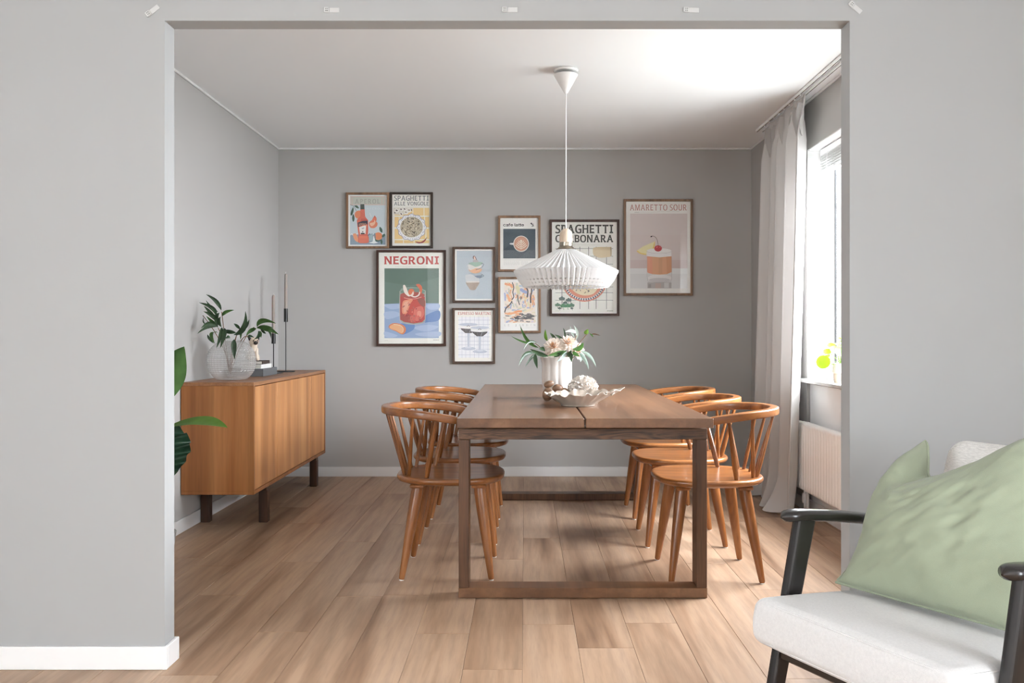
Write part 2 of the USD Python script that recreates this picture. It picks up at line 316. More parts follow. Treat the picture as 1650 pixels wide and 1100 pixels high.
w3 = struct('window_3', frame_rect('x', LX1 + 0.06, 0.06, -2.25, -0.15, 0.4, 2.35, 0.06) + [cbox(LX1 + 0.06, LX1 + 0.12, -1.23, -1.17, 0.46, 2.29)], 'window_white')
obj('pane', bx(LX1 + 0.09, LX1 + 0.095, -2.19, -0.21, 0.46, 2.29), 'window_glass', w3)
w4 = struct('window_4', frame_rect('x', LX0 - 0.12, 0.06, -2.2, -0.3, 0.4, 2.35, 0.06) + [cbox(LX0 - 0.12, LX0 - 0.06, -1.28, -1.22, 0.46, 2.29)], 'window_white')
obj('pane', bx(LX0 - 0.095, LX0 - 0.09, -2.14, -0.36, 0.46, 2.29), 'window_glass', w4)

struct('ground', bx(2.2, 14.0, -10.0, 18.0, -0.75, -0.6), 'ground_outside')

# floor: laminate planks laid towards the back wall
fl = struct('floor', [bx(XL - 0.2, XR + 0.3, PY0, YB + 0.2, -0.06, -0.012), bx(LX0 - 0.2, LX1 + 0.2, LY - 0.2, PY0, -0.06, -0.012)], 'soil')
PWD, PLN = 0.19, 1.28
rng = random.Random(11)
far_planks = []
for k in range(-17, 15):
    x0 = k * PWD - 0.008; y = -2.6 + rng.uniform(0, PLN)
    y -= PLN
    while y < YB:
        a, b = max(y, LY), min(y + PLN, YB); y += PLN
        if b - a < 0.03: continue
        xa, xb = max(x0, LX0), min(x0 + PWD, LX1)
        if b > PY1 + 0.3: xa, xb = max(xa, XL), min(xb, XR + 0.05)
        if xb - xa < 0.02: continue
        m = cbox(xa + 0.0003, xb - 0.0003, a + 0.0003, b - 0.0003, -0.012, 0.0, 0.0012)
        if b > 1.75 and -2.3 < x0 < 1.95: obj('plank', m, FLOOR[rng.randrange(6)], fl, smooth=False)
        else: far_planks.append(m)
meta(obj('far_planks', far_planks, FLOOR[0], fl, smooth=False), kind='stuff')

BH, BT = 0.073, 0.012
struct('baseboard_back', cbox(XL, XR, YB - BT, YB, 0, BH, 0.002), 'paint_trim')
struct('baseboard_left', cbox(XL, XL + BT, PY1, YB - BT, 0, BH, 0.002), 'paint_trim')
struct('baseboard_right', [cbox(XR - BT, XR, WY1, YB - BT, 0, BH, 0.002), cbox(XR + 0.02 - BT, XR + 0.02, WY0, WY1, 0, BH, 0.002), cbox(XR - BT, XR, PY1, WY0, 0, BH, 0.002)], 'paint_trim')
def wrapboard(x0, x1, jx, sgn):
    e = jx + sgn * BT; lo, hi = sorted((jx, e))
    f = (x0, e) if sgn > 0 else (e, x1)
    return [cbox(f[0], f[1], PY0 - BT, PY0, 0, BH, 0.002), cbox(lo, hi, PY0, PY1, 0, BH, 0.002), cbox(f[0], f[1], PY1, PY1 + BT, 0, BH, 0.002) if sgn > 0 else cbox(e, XR, PY1, PY1 + BT, 0, BH, 0.002)]
struct('baseboard_partition_left', [cbox(LX0, OX0 + BT, PY0 - BT, PY0, 0, BH, 0.002), cbox(OX0, OX0 + BT, PY0, PY1, 0, BH, 0.002), cbox(XL + BT, OX0 + BT, PY1, PY1 + BT, 0, BH, 0.002)], 'paint_trim')
struct('baseboard_partition_right', [cbox(OX1 - BT, LX1, PY0 - BT, PY0, 0, BH, 0.002), cbox(OX1 - BT, OX1, PY0, PY1, 0, BH, 0.002), cbox(OX1 - BT, XR - BT, PY1, PY1 + BT, 0, BH, 0.002)], 'paint_trim')
struct('trim_back', cbox(XL, XR, YB - 0.012, YB, CEIL - 0.014, CEIL, 0.003), 'paint_trim')
struct('trim_left', cbox(XL, XL + 0.012, PY1, YB - 0.012, CEIL - 0.014, CEIL, 0.003), 'paint_trim')
struct('trim_right', cbox(XR - 0.012, XR, PY1, YB - 0.012, CEIL - 0.014, CEIL, 0.003), 'paint_trim')

# dining window
w1 = struct('window_1', frame_rect('x', XR + 0.095, 0.10, WY0, WY1, WZ0 + 0.02, WZ1, 0.045) + [cbox(XR + 0.095, XR + 0.195, 4.70, 4.745, WZ0 + 0.06, WZ1 - 0.04, 0.004)], 'window_white')
for a, b in ((WY0 + 0.048, 4.697), (4.748, WY1 - 0.048)):
    z0, z1 = WZ0 + 0.068, WZ1 - 0.048; wv = 0.028 if b - a < 0.4 else 0.05
    obj('sash', frame_rect('x', XR + 0.125, 0.05, a, b, z0, z1, wv), 'window_white', w1)
    obj('gasket', frame_rect('x', XR + 0.14, 0.012, a + wv, b - wv, z0 + wv, z1 - wv, 0.005), 'black_metal', w1)
    obj('pane', bx(XR + 0.145, XR + 0.150, a + wv + 0.002, b - wv - 0.002, z0 + wv + 0.002, z1 - wv - 0.002), 'window_glass', w1)
struct('trim_sill', cbox(XR - 0.055, XR + 0.10, WY0 + 0.005, WY1 + 0.035 - 0.005, WZ0, WZ0 + 0.022, 0.004), 'sill_stone')
t = thing('venetian_blind', 'white venetian blind drawn up under the head of the dining window', 'blind', (XR + 0.075, 0, 0))
obj('head_rail', cbox(-0.014, 0.014, WY0 + 0.05, WY1 - 0.05, 2.135, 2.172, 0.003), 'window_white', t)
for k in range(12):
    z = 2.04 + k * 0.0078
    obj('slat', moved(cbox(-0.0125, 0.0125, WY0 + 0.06, WY1 - 0.055, -0.0008, 0.0008, 0.0004), (0, 0, z), [((-1) ** k * 6 + k, Y_)]), 'blind_silver', t)
obj('bottom_rail', cbox(-0.013, 0.013, WY0 + 0.06, WY1 - 0.055, 2.018, 2.032, 0.003), 'window_white', t)
for y in (3.6, 4.2, 4.8): obj('ladder_cord', tube([(-0.0145, y, 2.02), (-0.0155, y, 2.08), (-0.0145, y, 2.15)], 0.0012, 6), 'window_white', t)
# ---------------------------------------------------------------- dining table
TX0, TX1, TY0, TY1 = -0.265, 0.735, 3.185, 5.40; TXC = (TX0 + TX1) / 2
t = thing('dining_table', 'brown oak dining table with a split top on two open rectangular frames', 'table', (TXC, (TY0 + TY1) / 2, 0))
hw, hl = (TX1 - TX0) / 2, (TY1 - TY0) / 2
for s in (-1, 1):
    a, b = (-hw, -0.003) if s < 0 else (0.003, hw)
    obj('tabletop', cbox(a, b, -hl, hl, 0.703, 0.740, 0.0025), 'table_top_wood', t)
for s in (-1, 1):
    ya, yb = (-hl + 0.125, -hl + 0.215) if s < 0 else (hl - 0.13, hl - 0.04)
    fx = hw + 0.003
    obj('top_rail', cbox(-fx, fx, ya, yb, 0.643, 0.687, 0.002), 'table_rail_wood', t)
    for q in (-1, 1):
        obj('leg', cbox(*sorted((q * (fx - 0.001), q * (fx - 0.043))), ya + 0.001, yb - 0.001, 0.0435, 0.6425, 0.002), 'table_leg_wood', t)
    obj('foot_rail', cbox(-fx, fx, ya, yb, 0.002, 0.043, 0.002), 'table_leg_wood' if s > 0 else 'table_top_wood', t)
    obj('spacer', [cbox(-0.45, -0.30, ya + 0.02, yb - 0.02, 0.687, 0.703), cbox(0.30, 0.45, ya + 0.02, yb - 0.02, 0.687, 0.703)], 'black_metal', t)
for q in (-1, 1):
    obj('side_rail', cbox(*sorted((q * 0.40, q * 0.36)), -hl + 0.216, hl - 0.131, 0.645, 0.702, 0.002), 'table_rail_wood', t)
    for s in (-1, 1): obj('foot_glide', moved(lathe([(0.014, 0), (0.014, 0.002)], 12), (q * 0.46, -hl + 0.17 if s < 0 else hl - 0.085, 0)), 'felt_pad', t)

# ---------------------------------------------------------------- spindle-back chairs: local +x is the front
def seat_mesh():
    n = 64; base = superell(0.243, 0.235, n, 2.7)
    base[:, 1] *= 1 - 0.10 * np.clip(-base[:, 0] / 0.24, 0, 1) ** 1.5     # narrower at the back
    base[:, 0] -= 0.0
    def ring(d, z, dish=0.0):
        k = (np.linalg.norm(base, axis=1, keepdims=True) - d) / np.linalg.norm(base, axis=1, keepdims=True)
        p = base * k; return np.column_stack([p, np.full(n, z)])
    r = [ring(0.05, 0.412), ring(0.022, 0.4135), ring(0.007, 0.419), ring(0.001, 0.427), ring(0, 0.434), ring(0.002, 0.440), ring(0.007, 0.4435), ring(0.016, 0.4450)]
    for k in (0.85, 0.7, 0.5, 0.3, 0.12):
        p = base * k; r.append(np.column_stack([p, 0.4445 - 0.008 * (1 - k) ** 0.7 * np.ones(n)]))
    return loft(r)
def rail_path():
    pts = [(0.055, -0.236), (-0.02, -0.243), (-0.10, -0.238), (-0.18, -0.208), (-0.245, -0.155), (-0.283, -0.08), (-0.294, 0.0)]
    pts = pts + [(x, -y) for x, y in pts[-2::-1]]
    p = spline(pts, 7); x = p[:, 0]
    u = np.clip((x + 0.294) / 0.349, 0, 1)
    return np.column_stack([p, 0.733 - 0.010 * u - 0.026 * u ** 2.2])
RP = rail_path()
def rail_mesh():
    p = RP; _, tg, _, _ = frames(p); sec = superell(0.0215, 0.0172, 24, 5.0); R = []
    for k in range(len(p)):
        s = np.array([-tg[k][1], tg[k][0], 0]); s /= np.linalg.norm(s); up = np.cross(tg[k], s); up *= np.sign(up[2])
        e = min(k, len(p) - 1 - k); w = min(1.0, 0.55 + 0.45 * (e / 3.0) ** 0.6)
        tilt = 0.0015
        R.append(np.array([p[k] + s * a * w + up * b * w for a, b in sec]))
    R.insert(0, R[0] * 0.15 + R[0].mean(0) * 0.85 - tg[0] * 0.007); R.append(R[-1] * 0.15 + R[-1].mean(0) * 0.85 + tg[-1] * 0.007)
    return loft(R)
def rail_at(xy):
    k = np.argmin(np.linalg.norm(RP[:, :2] - np.asarray(xy), axis=1)); return RP[k]
def make_chair(label, loc, rot):
    t = thing('dining_chair', label, 'chair', loc, rot, 'spindle-back chairs around the dining table')
    obj('seat', seat_mesh(), 'chair_wood', t, smooth=40)
    obj('back_rail', rail_mesh(), 'chair_wood', t, smooth=40)
    for s in (-1, 1):
        for (sx, sy), (rx, ry), r in [((-0.095, 0.172), (-0.045, 0.241), 0.0100), ((-0.178, 0.122), (-0.150, 0.222), 0.0078), ((-0.196, 0.106), (-0.262, 0.130), 0.0078), ((-0.206, 0.040), (-0.287, 0.055), 0.0074)]:
            a = np.array([sx, s * sy, 0.434]); b = rail_at((rx, s * ry)) - np.array([0, 0, 0.012])
            u = np.linspace(0, 1, 9); p = a + (b - a) * u[:, None]
            rad = r * np.interp(u, [0, 0.25, 0.6, 1], [0.95, 1.25, 1.0, 0.72])
            obj('spindle', tube(p, rad, 10), 'chair_leg_wood', t)
        for q in (-1, 1):
            top = np.array([q * 0.135, s * 0.135, 0.402]); bot = np.array([q * 0.195 - 0.005, s * 0.186, 0.004])
            u = np.array([0, 0.08, 0.25, 0.5, 0.8, 0.985, 1.0]); p = top + (bot - top) * u[:, None]
            l = obj('leg', tube(p, [0.0255, 0.0265, 0.0258, 0.0222, 0.0165, 0.0130, 0.0105], 16), 'chair_leg_wood', t)
            obj('foot_pad', moved(lathe([(0.010, 0), (0.0105, 0.0045)], 12), (bot[0], bot[1], 0)), 'felt_pad', l)
    for q in (-1, 1):
        obj('seat_batten', cbox(q * 0.135 - 0.032, q * 0.135 + 0.032, -0.172, 0.172, 0.396, 0.4125, 0.004), 'chair_leg_wood', t)
    return t
c0 = make_chair('glossy wooden spindle-back chair on the left of the table, nearest the camera', (-0.335, 3.745, 0), 0.0)
dup(c0, (-0.342, 4.345, 0), 0.5, 'wooden spindle-back chair in the middle of the left row, nearer the sideboard side')
dup(c0, (-0.340, 4.925, 0), -0.6, 'wooden spindle-back chair farthest back on the left of the table, near the poster wall')
dup(c0, (0.818, 3.695, 0), 180.0, 'warm brown spindle-back chair on the right of the table, nearest the armchair')
dup(c0, (0.808, 4.290, 0), 179.4, 'warm brown spindle-back chair in the middle of the right row, on the window side')
dup(c0, (0.822, 4.920, 0), 180.5, 'warm brown spindle-back chair farthest back on the right, nearest the curtain')

# ---------------------------------------------------------------- sideboard
SX0, SX1, SY0, SY1, SZ0, SZ1 = -1.853, -1.4595, 4.415, 6.0, 0.2035, 0.809
t = thing('sideboard', 'low walnut sideboard with three plain fronts on dark legs against the left wall', 'sideboard', (SX0, SY0, 0))
D, L = SX1 - SX0, SY1 - SY0; th = 0.02
obj('top_panel', cbox(0, D, 0, L, SZ1 - th, SZ1, 0.0015), 'sideboard_top_wood', t)
obj('bottom_panel', cbox(0, D, 0, L, SZ0, SZ0 + th, 0.0015), 'sideboard_side_wood', t)
for a in (0, L - th): obj('side_panel', cbox(0, D, a, a + th, SZ0 + th, SZ1 - th, 0.001), 'sideboard_side_wood', t)
obj('back_panel', bx(0, 0.008, th, L - th, SZ0 + th, SZ1 - th), 'dark_leg_wood', t)
for a in (0.413, 1.177): obj('divider', bx(0.01, D - 0.03, a, a + 0.016, SZ0 + th, SZ1 - th), 'dark_leg_wood', t)
for a, b in ((th + 0.003, 0.4185), (0.4230, 1.1825), (1.1870, L - th - 0.003)):
    obj('door', cbox(D - 0.022, D - 0.003, a, b, SZ0 + th + 0.003, SZ1 - th - 0.004, 0.0012), 'sideboard_wood', t)
for ya in (0.238, L - 0.245):
    for xa in (0.012, D - 0.052):
        l = obj('leg', cbox(xa, xa + 0.050, ya, ya + 0.045, 0.0, SZ0 - 0.02, 0.003), 'dark_leg_wood', t)
    obj('cross_rail', cbox(0.006, D - 0.006, ya - 0.004, ya + 0.049, SZ0 - 0.0205, SZ0 - 0.0005, 0.002), 'dark_leg_wood', t)
obj('long_rail', cbox(D - 0.075, D - 0.055, 0.288, L - 0.25, SZ0 - 0.0195, SZ0 - 0.0005, 0.002), 'dark_leg_wood', t)

# ---------------------------------------------------------------- pendant lamp
LXP, LYP = 0.219, 4.35
t = thing('pendant_lamp', 'white pleated paper pendant lamp hanging on a cord over the table', 'lamp', (LXP, LYP, 0))
obj('ceiling_rose', moved(lathe([(0.062, CEIL - 0.001), (0.066, CEIL - 0.006), (0.060, CEIL - 0.014), (0.040, CEIL - 0.016)][::-1], 40)), 'lamp_white', t)
obj('ceiling_cup', lathe([(0.0085, CEIL - 0.128), (0.012, CEIL - 0.122), (0.0625, CEIL - 0.034), (0.0635, CEIL - 0.030), (0.060, CEIL - 0.030), (0.008, CEIL - 0.118)], 40), 'lamp_white', t)
obj('cord', tube([(0, 0, CEIL - 0.02), (0.0005, 0, 2.0), (0, 0, 1.628)], 0.0032, 10), 'lamp_white', t)
so = obj('socket', lathe([(0.006, 1.630), (0.016, 1.627), (0.026, 1.618), (0.0325, 1.604), (0.0345, 1.588), (0.0345, 1.556), (0.031, 1.552)][::-1], 40), 'socket_wood', t)
obj('socket_ring', lathe([(0.033, 1.536), (0.0350, 1.5365), (0.0350, 1.5555), (0.033, 1.556)], 40), 'nickel', t)
obj('collar', lathe([(0.052, 1.5175), (0.053, 1.519), (0.042, 1.526), (0.034, 1.536), (0.02, 1.536)], 40), 'nickel', t)
def shade():
    N = 60; half = 0
    # rows: (radius of ridge, radius of valley, z)  top opening -> rim -> lower edge
    rows = [(0.046, 0.036, 1.520), (0.279, 0.256, 1.404), (0.276, 0.248, 1.392), (0.262, 0.240, 1.368), (0.2545, 0.233, 1.3525), (0.251, 0.230, 1.3475), (0.2415, 0.222, 1.336), (0.238, 0.219, 1.3325), (0.227, 0.209, 1.318)]
    V, F = [], []
    def P(row, j, tooth=0.0):
        R, r, z = rows[row]; ph = (j % 4) / 4.0
        rad = [R, (R + r) / 2, r, (R + r) / 2][j % 4]; a = 2 * math.pi * j / (4 * N)
        zz = z + (0.006 if (row == len(rows) - 1 and j % 4 == 2) else 0.0) + (-0.004 if (row in (1,) and j % 4 == 2) else 0)
        return (rad * math.cos(a), rad * math.sin(a), zz)
    n = 4 * N
    for i in range(len(rows)):
        for j in range(n): V.append(P(i, j))
    for i in range(len(rows) - 1):
        for j in range(n):
            if i in (4, 6) and j % 4 in (1, 2): continue         # two rows of punched slots
            a, b, c, d = i * n + j, i * n + (j + 1) % n, (i + 1) * n + (j + 1) % n, (i + 1) * n + j
            F += [(a, c, b), (a, d, c)]
    return T(V, F)
obj('shade', shade(), 'lamp_paper', t, smooth=False)
obj('shade_holder', [lathe([(0.030, 1.512), (0.044, 1.512), (0.044, 1.5145), (0.030, 1.5145)], 32)], 'nickel', t)
obj('bulb', lathe([(0.013, 1.512), (0.014, 1.49), (0.026, 1.468), (0.0305, 1.445), (0.026, 1.424), (0.012, 1.414), (0.001, 1.4125)][::-1], 24), 'lamp_white', t)

# ---------------------------------------------------------------- curtain and its rail
RXC = 1.612
t = thing('curtain_rail', 'white double curtain track fixed under the ceiling by the window', 'curtain rail', (RXC, 0, 0))
obj('track', cbox(-0.028, -0.010, 2.70, 5.62, CEIL - 0.018, CEIL - 0.001, 0.002), 'window_white', t)
obj('track', cbox(0.010, 0.028, 2.70, 5.62, CEIL - 0.018, CEIL - 0.001, 0.002), 'window_white', t)
obj('track_slot', [bx(-0.021, -0.017, 2.70, 5.62, CEIL - 0.0188, CEIL - 0.018), bx(0.017, 0.021, 2.70, 5.62, CEIL - 0.0188, CEIL - 0.018)], 'black_metal', t)
t = thing('curtain', 'long off-white linen curtain gathered at the far end of the dining window', 'curtain', (RXC, 0, 0))
def curtain():
    nu, nv = 320, 70; u = np.linspace(0, 1, nu); P = np.zeros((nv, nu, 3)); zt = CEIL - 0.024
    rnd = np.random.RandomState(3); ph = rnd.rand(8) * 6.28
    for i, v in enumerate(np.linspace(0, 1, nv)):                # v: 0 top, 1 floor
        z = zt * (1 - v) + 0.006 * v
        y0 = 4.70 + 0.03 * v + 0.05 * v ** 3; y1 = 5.50 + 0.06 * math.sin(v * 2.6) + 0.10 * v ** 3
        yy = y0 + (y1 - y0) * (u + 0.018 * np.sin(u * 19 + ph[0]) * v)
        am = 0.012 + 0.036 * min(1, v / 0.10)
        low = 0.5 + 0.5 * v
        f = am * np.sin(2 * np.pi * (4.3 * u + 0.25 * np.sin(3.1 * u + ph[1] + 0.6 * v))) + 0.014 * low * np.sin(2 * np.pi * (3.1 * u + 0.12 * v) + ph[2]) + 0.008 * (0.4 + v) * np.sin(2 * np.pi * (10 * u + 0.3 * v) + ph[3])
        if v < 0.05: f = f * 0.6 + 0.008 * np.sin(2 * np.pi * 21 * u) * (v / 0.05)
        k = max(0, (v - 0.9) / 0.1)
        x = f - 0.03 * v - 0.10 * k ** 2 * (0.5 + 0.5 * np.sin(9 * u + ph[4])) * 1.0
        yy = yy - 0.09 * k ** 2 * np.exp(-((u - 0.08) / 0.16) ** 2) + 0.03 * k ** 2 * np.sin(14 * u + ph[5])
        zz = z + 0.012 * k * np.sin(2 * np.pi * 5 * u + ph[6]) ** 2
        lim = 0.075 - 0.083 * np.clip((1.0 - z) / 0.35, 0, 1); P[i, :, 0] = lim - np.logaddexp(0, (lim - x) * 90 - 1.5) / 90 if False else np.minimum(x, lim); P[i, :, 1] = yy; P[i, :, 2] = zz
    return P
CP = curtain()
obj('cloth', sheet(CP), 'curtain_linen', t, smooth=True)
E0 = CP[:, 0]; obj('side_hem', loft([np.array([p + (-0.001, 0, 0), p + (0.004, -0.001, 0), p + (0.004, 0.018, 0), p + (-0.001, 0.018, 0)]) for p in E0 + np.array([-0.001, -0.0015, 0])]), 'curtain_linen', t)
for k in range(8):
    uy = (k + 0.35) / 8; j = int(uy * 319); p = CP[2, j]
    obj('pinch_pleat', loft([np.array([p + (-w * 1.0, -0.006 - w * .3, dz), p + (-w * 0.2, 0.010 + w * .2, dz), p + (0.002, 0.004, dz), p + (0.002, -0.008, dz)]) for w, dz in ((0.026, 0.024), (0.038, -0.015), (0.040, -0.05), (0.026, -0.10), (0.006, -0.16))]), 'curtain_linen', t, smooth=50)
    obj('glider', cbox(p[0] * 0 - 0.023, -0.015, p[1] - 0.006, p[1] + 0.006, CEIL - 0.030, CEIL - 0.0185, 0.002), 'window_white', t)

# ---------------------------------------------------------------- radiator
t = thing('radiator', 'white ribbed panel radiator under the dining window', 'radiator', (0, 0, 0))
def radpanel(y0, y1, z0, z1, xf, xb, ribs):
    ys = np.linspace(y0, y1, ribs * 8 + 1); R = []
    zc = [(xb, z0 + 0.004), (xf + 0.016, z0), (xf + 0.005, z0 + 0.006), (xf, z0 + 0.018)] + [(xf, z) for z in np.linspace(z0 + 0.045, z1 - 0.055, 8)] + [(xf, z1 - 0.022), (xf + 0.006, z1 - 0.008), (xf + 0.020, z1), (xb, z1 - 0.002)]
    for y in ys:
        r = 0.5 - 0.5 * math.cos(2 * math.pi * (y - y0) / (y1 - y0) * ribs)
        r = r ** 0.7; row = []
        for i, (x, z) in enumerate(zc):
            w = 1.0 if 4 <= i < 12 else (0.5 if i in (3, 12) else 0)
            row.append((x + 0.012 * (1 - r) * w, y, z))
        R.append(np.array(row))
    return loft(R)
obj('front_panel', radpanel(3.45, 4.90, 0.155, 0.556, 1.618, 1.650, 36), 'radiator_white', t, smooth=40)
obj('rear_panel', radpanel(3.45, 4.90, 0.165, 0.546, 1.672, 1.695, 36), 'radiator_white', t, smooth=40)
obj('top_grille', [cbox(1.651, 1.671, 3.47 + k * 0.03, 3.478 + k * 0.03, 0.535, 0.552, 0.001) for k in range(48)], 'radiator_white', t)
obj('bracket', [cbox(1.695, XR + 0.0195, y, y + 0.03, 0.2, 0.5, 0.002) for y in (3.8, 4.55)], 'radiator_white', t)
obj('pipe', [tube([(1.662, 4.86, 0.17), (1.662, 4.86, 0.003)], 0.008, 10), tube([(1.662, 4.81, 0.17), (1.662, 4.81, 0.003)], 0.008, 10)], 'radiator_white', t)
obj('valve', moved(lathe([(0.014, -0.03), (0.018, -0.02), (0.018, 0.02), (0.014, 0.03)], 16), (1.662, 4.86, 0.10)), 'window_white', t)
# ---------------------------------------------------------------- armchair: local x across, local y towards its back
ACX, ACY = 0.812, 1.785; ACR = math.degrees(math.atan2(-0.88, 0.475))
t = thing('armchair', 'black wooden armchair with pale grey linen cushions in the foreground', 'armchair', (ACX, ACY, 0), ACR)
AW = 0.272
for s in (-1, 1):
    x = s * AW
    arm = spline([(x, -0.055, 0.622), (x, 0.0, 0.621), (x, 0.15, 0.601), (x, 0.35, 0.566), (x, 0.50, 0.538), (x, 0.575, 0.526)], 6)
    _, tg, _, _ = frames(arm); sec = superell(0.026, 0.0145, 20, 2.4); R = []
    for k in range(len(arm)):
        w = min(1.0, 0.45 + 0.55 * (k / 4.0) ** 0.5); up = np.cross(np.array([1.0, 0, 0]), tg[k]); up *= np.sign(up[2])
        R.append(np.array([arm[k] + np.array([a * w, 0, 0]) + up * b * (0.6 + 0.4 * w) for a, b in sec]))
    R.insert(0, R[0] * 0.2 + R[0].mean(0) * 0.8 - tg[0] * 0.012)
    obj('armrest', loft(R), 'black_lacquer', t, smooth=45)
    def legm(p0, p1, w0, w1, d0, d1):
        r = []
        for p, w, d in ((p0, w0, d0), (p1, w1, d1)):
            q = superell(w / 2, d / 2, 16, 4.0); r.append(np.column_stack([p[0] + q[:, 0], p[1] + q[:, 1], np.full(16, p[2])]))
        return loft(r)
    obj('front_leg', legm((x, -0.140, 0.0), (x, 0.012, 0.612), 0.026, 0.030, 0.036, 0.062), 'black_lacquer', t)
    obj('back_leg', legm((x, 0.640, 0.0), (x, 0.515, 0.540), 0.026, 0.030, 0.034, 0.055), 'black_lacquer', t)
    obj('side_rail', moved(cbox(x - 0.012, x + 0.012, -0.048, 0.56, -0.026, 0.026, 0.004), (0, 0, 0.335), None), 'black_lacquer', t) if False else obj('side_rail', loft([np.array([(x - 0.011, yy, zz - 0.026), (x + 0.011, yy, zz - 0.026), (x + 0.011, yy, zz + 0.026), (x - 0.011, yy, zz + 0.026)]) for yy, zz in ((-0.055, 0.315), (0.55, 0.245))]), 'black_lacquer', t)
obj('front_rail', cbox(-AW + 0.013, AW - 0.013, -0.085, -0.060, 0.285, 0.325, 0.004), 'black_lacquer', t)
obj('rear_rail', cbox(-AW + 0.013, AW - 0.013, 0.545, 0.570, 0.22, 0.27, 0.004), 'black_lacquer', t)
for yy, zz in ((0.06, 0.303), (0.2, 0.287), (0.34, 0.271)): obj('seat_slat', cbox(-AW + 0.012, AW - 0.012, yy, yy + 0.05, zz - 0.006, zz + 0.006, 0.003), 'black_lacquer', t)
def cushion(w, l, h, r, crown, nx=26, ny=26):
    """a boxed upholstery cushion, w x l x h, softly crowned, around its centre"""
    m = rbox(-w / 2, w / 2, -l / 2, l / 2, -h / 2, h / 2, r, 4)
    m = m.subdivide_to_size(0.03); v = m.vertices
    k = np.clip(1 - (2 * v[:, 0] / w) ** 4, 0, 1) * np.clip(1 - (2 * v[:, 1] / l) ** 4, 0, 1)
    v[:, 2] += np.sign(v[:, 2]) * crown * k * (np.abs(v[:, 2]) > h * 0.2)
    bul = np.clip(1 - (2 * v[:, 2] / h) ** 2, 0, 1) * 0.006
    v[:, 0] += np.sign(v[:, 0]) * bul * (np.abs(v[:, 0]) > w / 2 - r); v[:, 1] += np.sign(v[:, 1]) * bul * (np.abs(v[:, 1]) > l / 2 - r)
    return T(v, m.faces)
sc = cushion(0.505, 0.60, 0.105, 0.022, 0.012)
sc = moved(sc, (0, 0.120, 0.371), [(-5.5, X_)])
sp = obj('seat_cushion', sc, 'seat_linen', t, smooth=60)
def welt(w, l, z, r=0.0028):
    q = superell(w / 2 - 0.001, l / 2 - 0.001, 80, 14); return tube(np.vstack([np.column_stack([q, np.full(80, z)]), [(q[0][0], q[0][1], z)]]), r, 6)
for z in (0.044, -0.044): obj('piping', moved(welt(0.500, 0.595, z), (0, 0.120, 0.371), [(-5.5, X_)]), 'seat_linen', sp)
bc = moved(cushion(0.53, 0.50, 0.13, 0.05, 0.012), (-0.004, 0.530, 0.525), [(70, X_)])
obj('back_cushion', bc, 'back_linen', t, smooth=60)
for s in (-1, 1): obj('back_post', loft([np.array([(s * 0.2 + a, 0.50 + b, 0.24) for a, b in ((-.014, -.014), (.014, -.014), (.014, .014), (-.014, .014))]) + np.array([0, 0.10, 0]), np.array([(s * 0.2 + a, 0.50 + b, 0.70) for a, b in ((-.014, -.014), (.014, -.014), (.014, .014), (-.014, .014))]) + np.array([0, 0.21, 0])]), 'black_lacquer', t)

# the green cushion leaning in it
t = thing('throw_pillow', 'large sage green linen cushion with a chopped top leaning in the armchair', 'cushion', (ACX, ACY, 0), ACR)
def pillow():
    nu, nv = 90, 80
    BL, BR, TL, TR = map(np.array, ((-0.232, 0.085, 0.449), (0.245, 0.150, 0.446), (-0.240, 0.440, 0.775), (0.035, 0.460, 0.815)))
    fwd = np.array([0.10, -0.80, 0.48]); fwd /= np.linalg.norm(fwd)
    front = np.zeros((nv, nu, 3)); back = np.zeros((nv, nu, 3))
    U = np.linspace(0, 1, nu); V = np.linspace(0, 1, nv)
    for i, v in enumerate(V):
        for j, u in enumerate(U):
            p = (BL * (1 - u) + BR * u) * (1 - v) + (TL * (1 - u) + TR * u) * v
            up = (TL - BL) * (1 - u) + (TR - BR) * u; up = up / np.linalg.norm(up)
            # the chop: the top edge sinks towards a notch near the left corner
            notch = np.interp(u, [0.0, 0.05, 0.12, 0.20, 0.27, 0.38, 0.5, 0.68, 0.86, 1.0], [0.0, 0.018, 0.060, 0.125, 0.140, 0.128, 0.104, 0.060, 0.014, 0.0])
            p = p - up * notch * v ** 1.7
            # sides pulled in between the corners
            side = -np.interp(v, [0, 0.08, 0.22, 0.40, 0.55, 0.70, 0.82, 0.93, 1], [0, -0.012, -0.008, 0.002, 0.008, 0.010, 0.010, 0.006, 0]); p[1] -= np.interp(v, [0, .3, .5, .7, .85, 1], [0, .012, .045, .06, .05, 0]) * max(0, 1 - 1.6 * u) ** 1.5
            p = p + (BR - BL) / np.linalg.norm(BR - BL) * side * (1 - 2 * u) * abs(1 - 2 * u) ** 1.5
            a, b = 4 * u * (1 - u), 4 * v * (1 - v)
            th = 0.105 * (max(a, 0) ** 0.55) * (max(b, 0) ** 0.5)
            crease = 0.0
            d = (u - 0.22) + (1 - v) * 0.35 - 0.02
            crease -= 0.030 * math.exp(-(d / 0.05) ** 2) * np.clip((v - 0.45) / 0.5, 0, 1) * (b ** 0.3)
            w = 0.5 * (meshkit.noise(np.array([u * 7 + 3 * v, v * 6, 0.3]), 2) - 0.5) + 0.35 * (meshkit.noise(np.array([u * 5 + v * 9, (v - u) * 16, 2.0]), 5) - 0.5)
            wr = 0.034 * w * (a * b) ** 0.35
            front[i, j] = p + fwd * (th + crease * (a > 0) + wr + 0.012)
            back[i, j] = p - fwd * (0.22 * th) + fwd * 0.012
    ring = [(i, 0) for i in range(nv)]
    P = np.concatenate([front[:, :], back[:, ::-1]], 1)
    m = sheet(np.concatenate([P, P[:, :1]], 1)); m.merge_vertices(); return m, front
pm, pf = pillow()
pl = obj('cover', pm, 'green_linen', t, smooth=60)
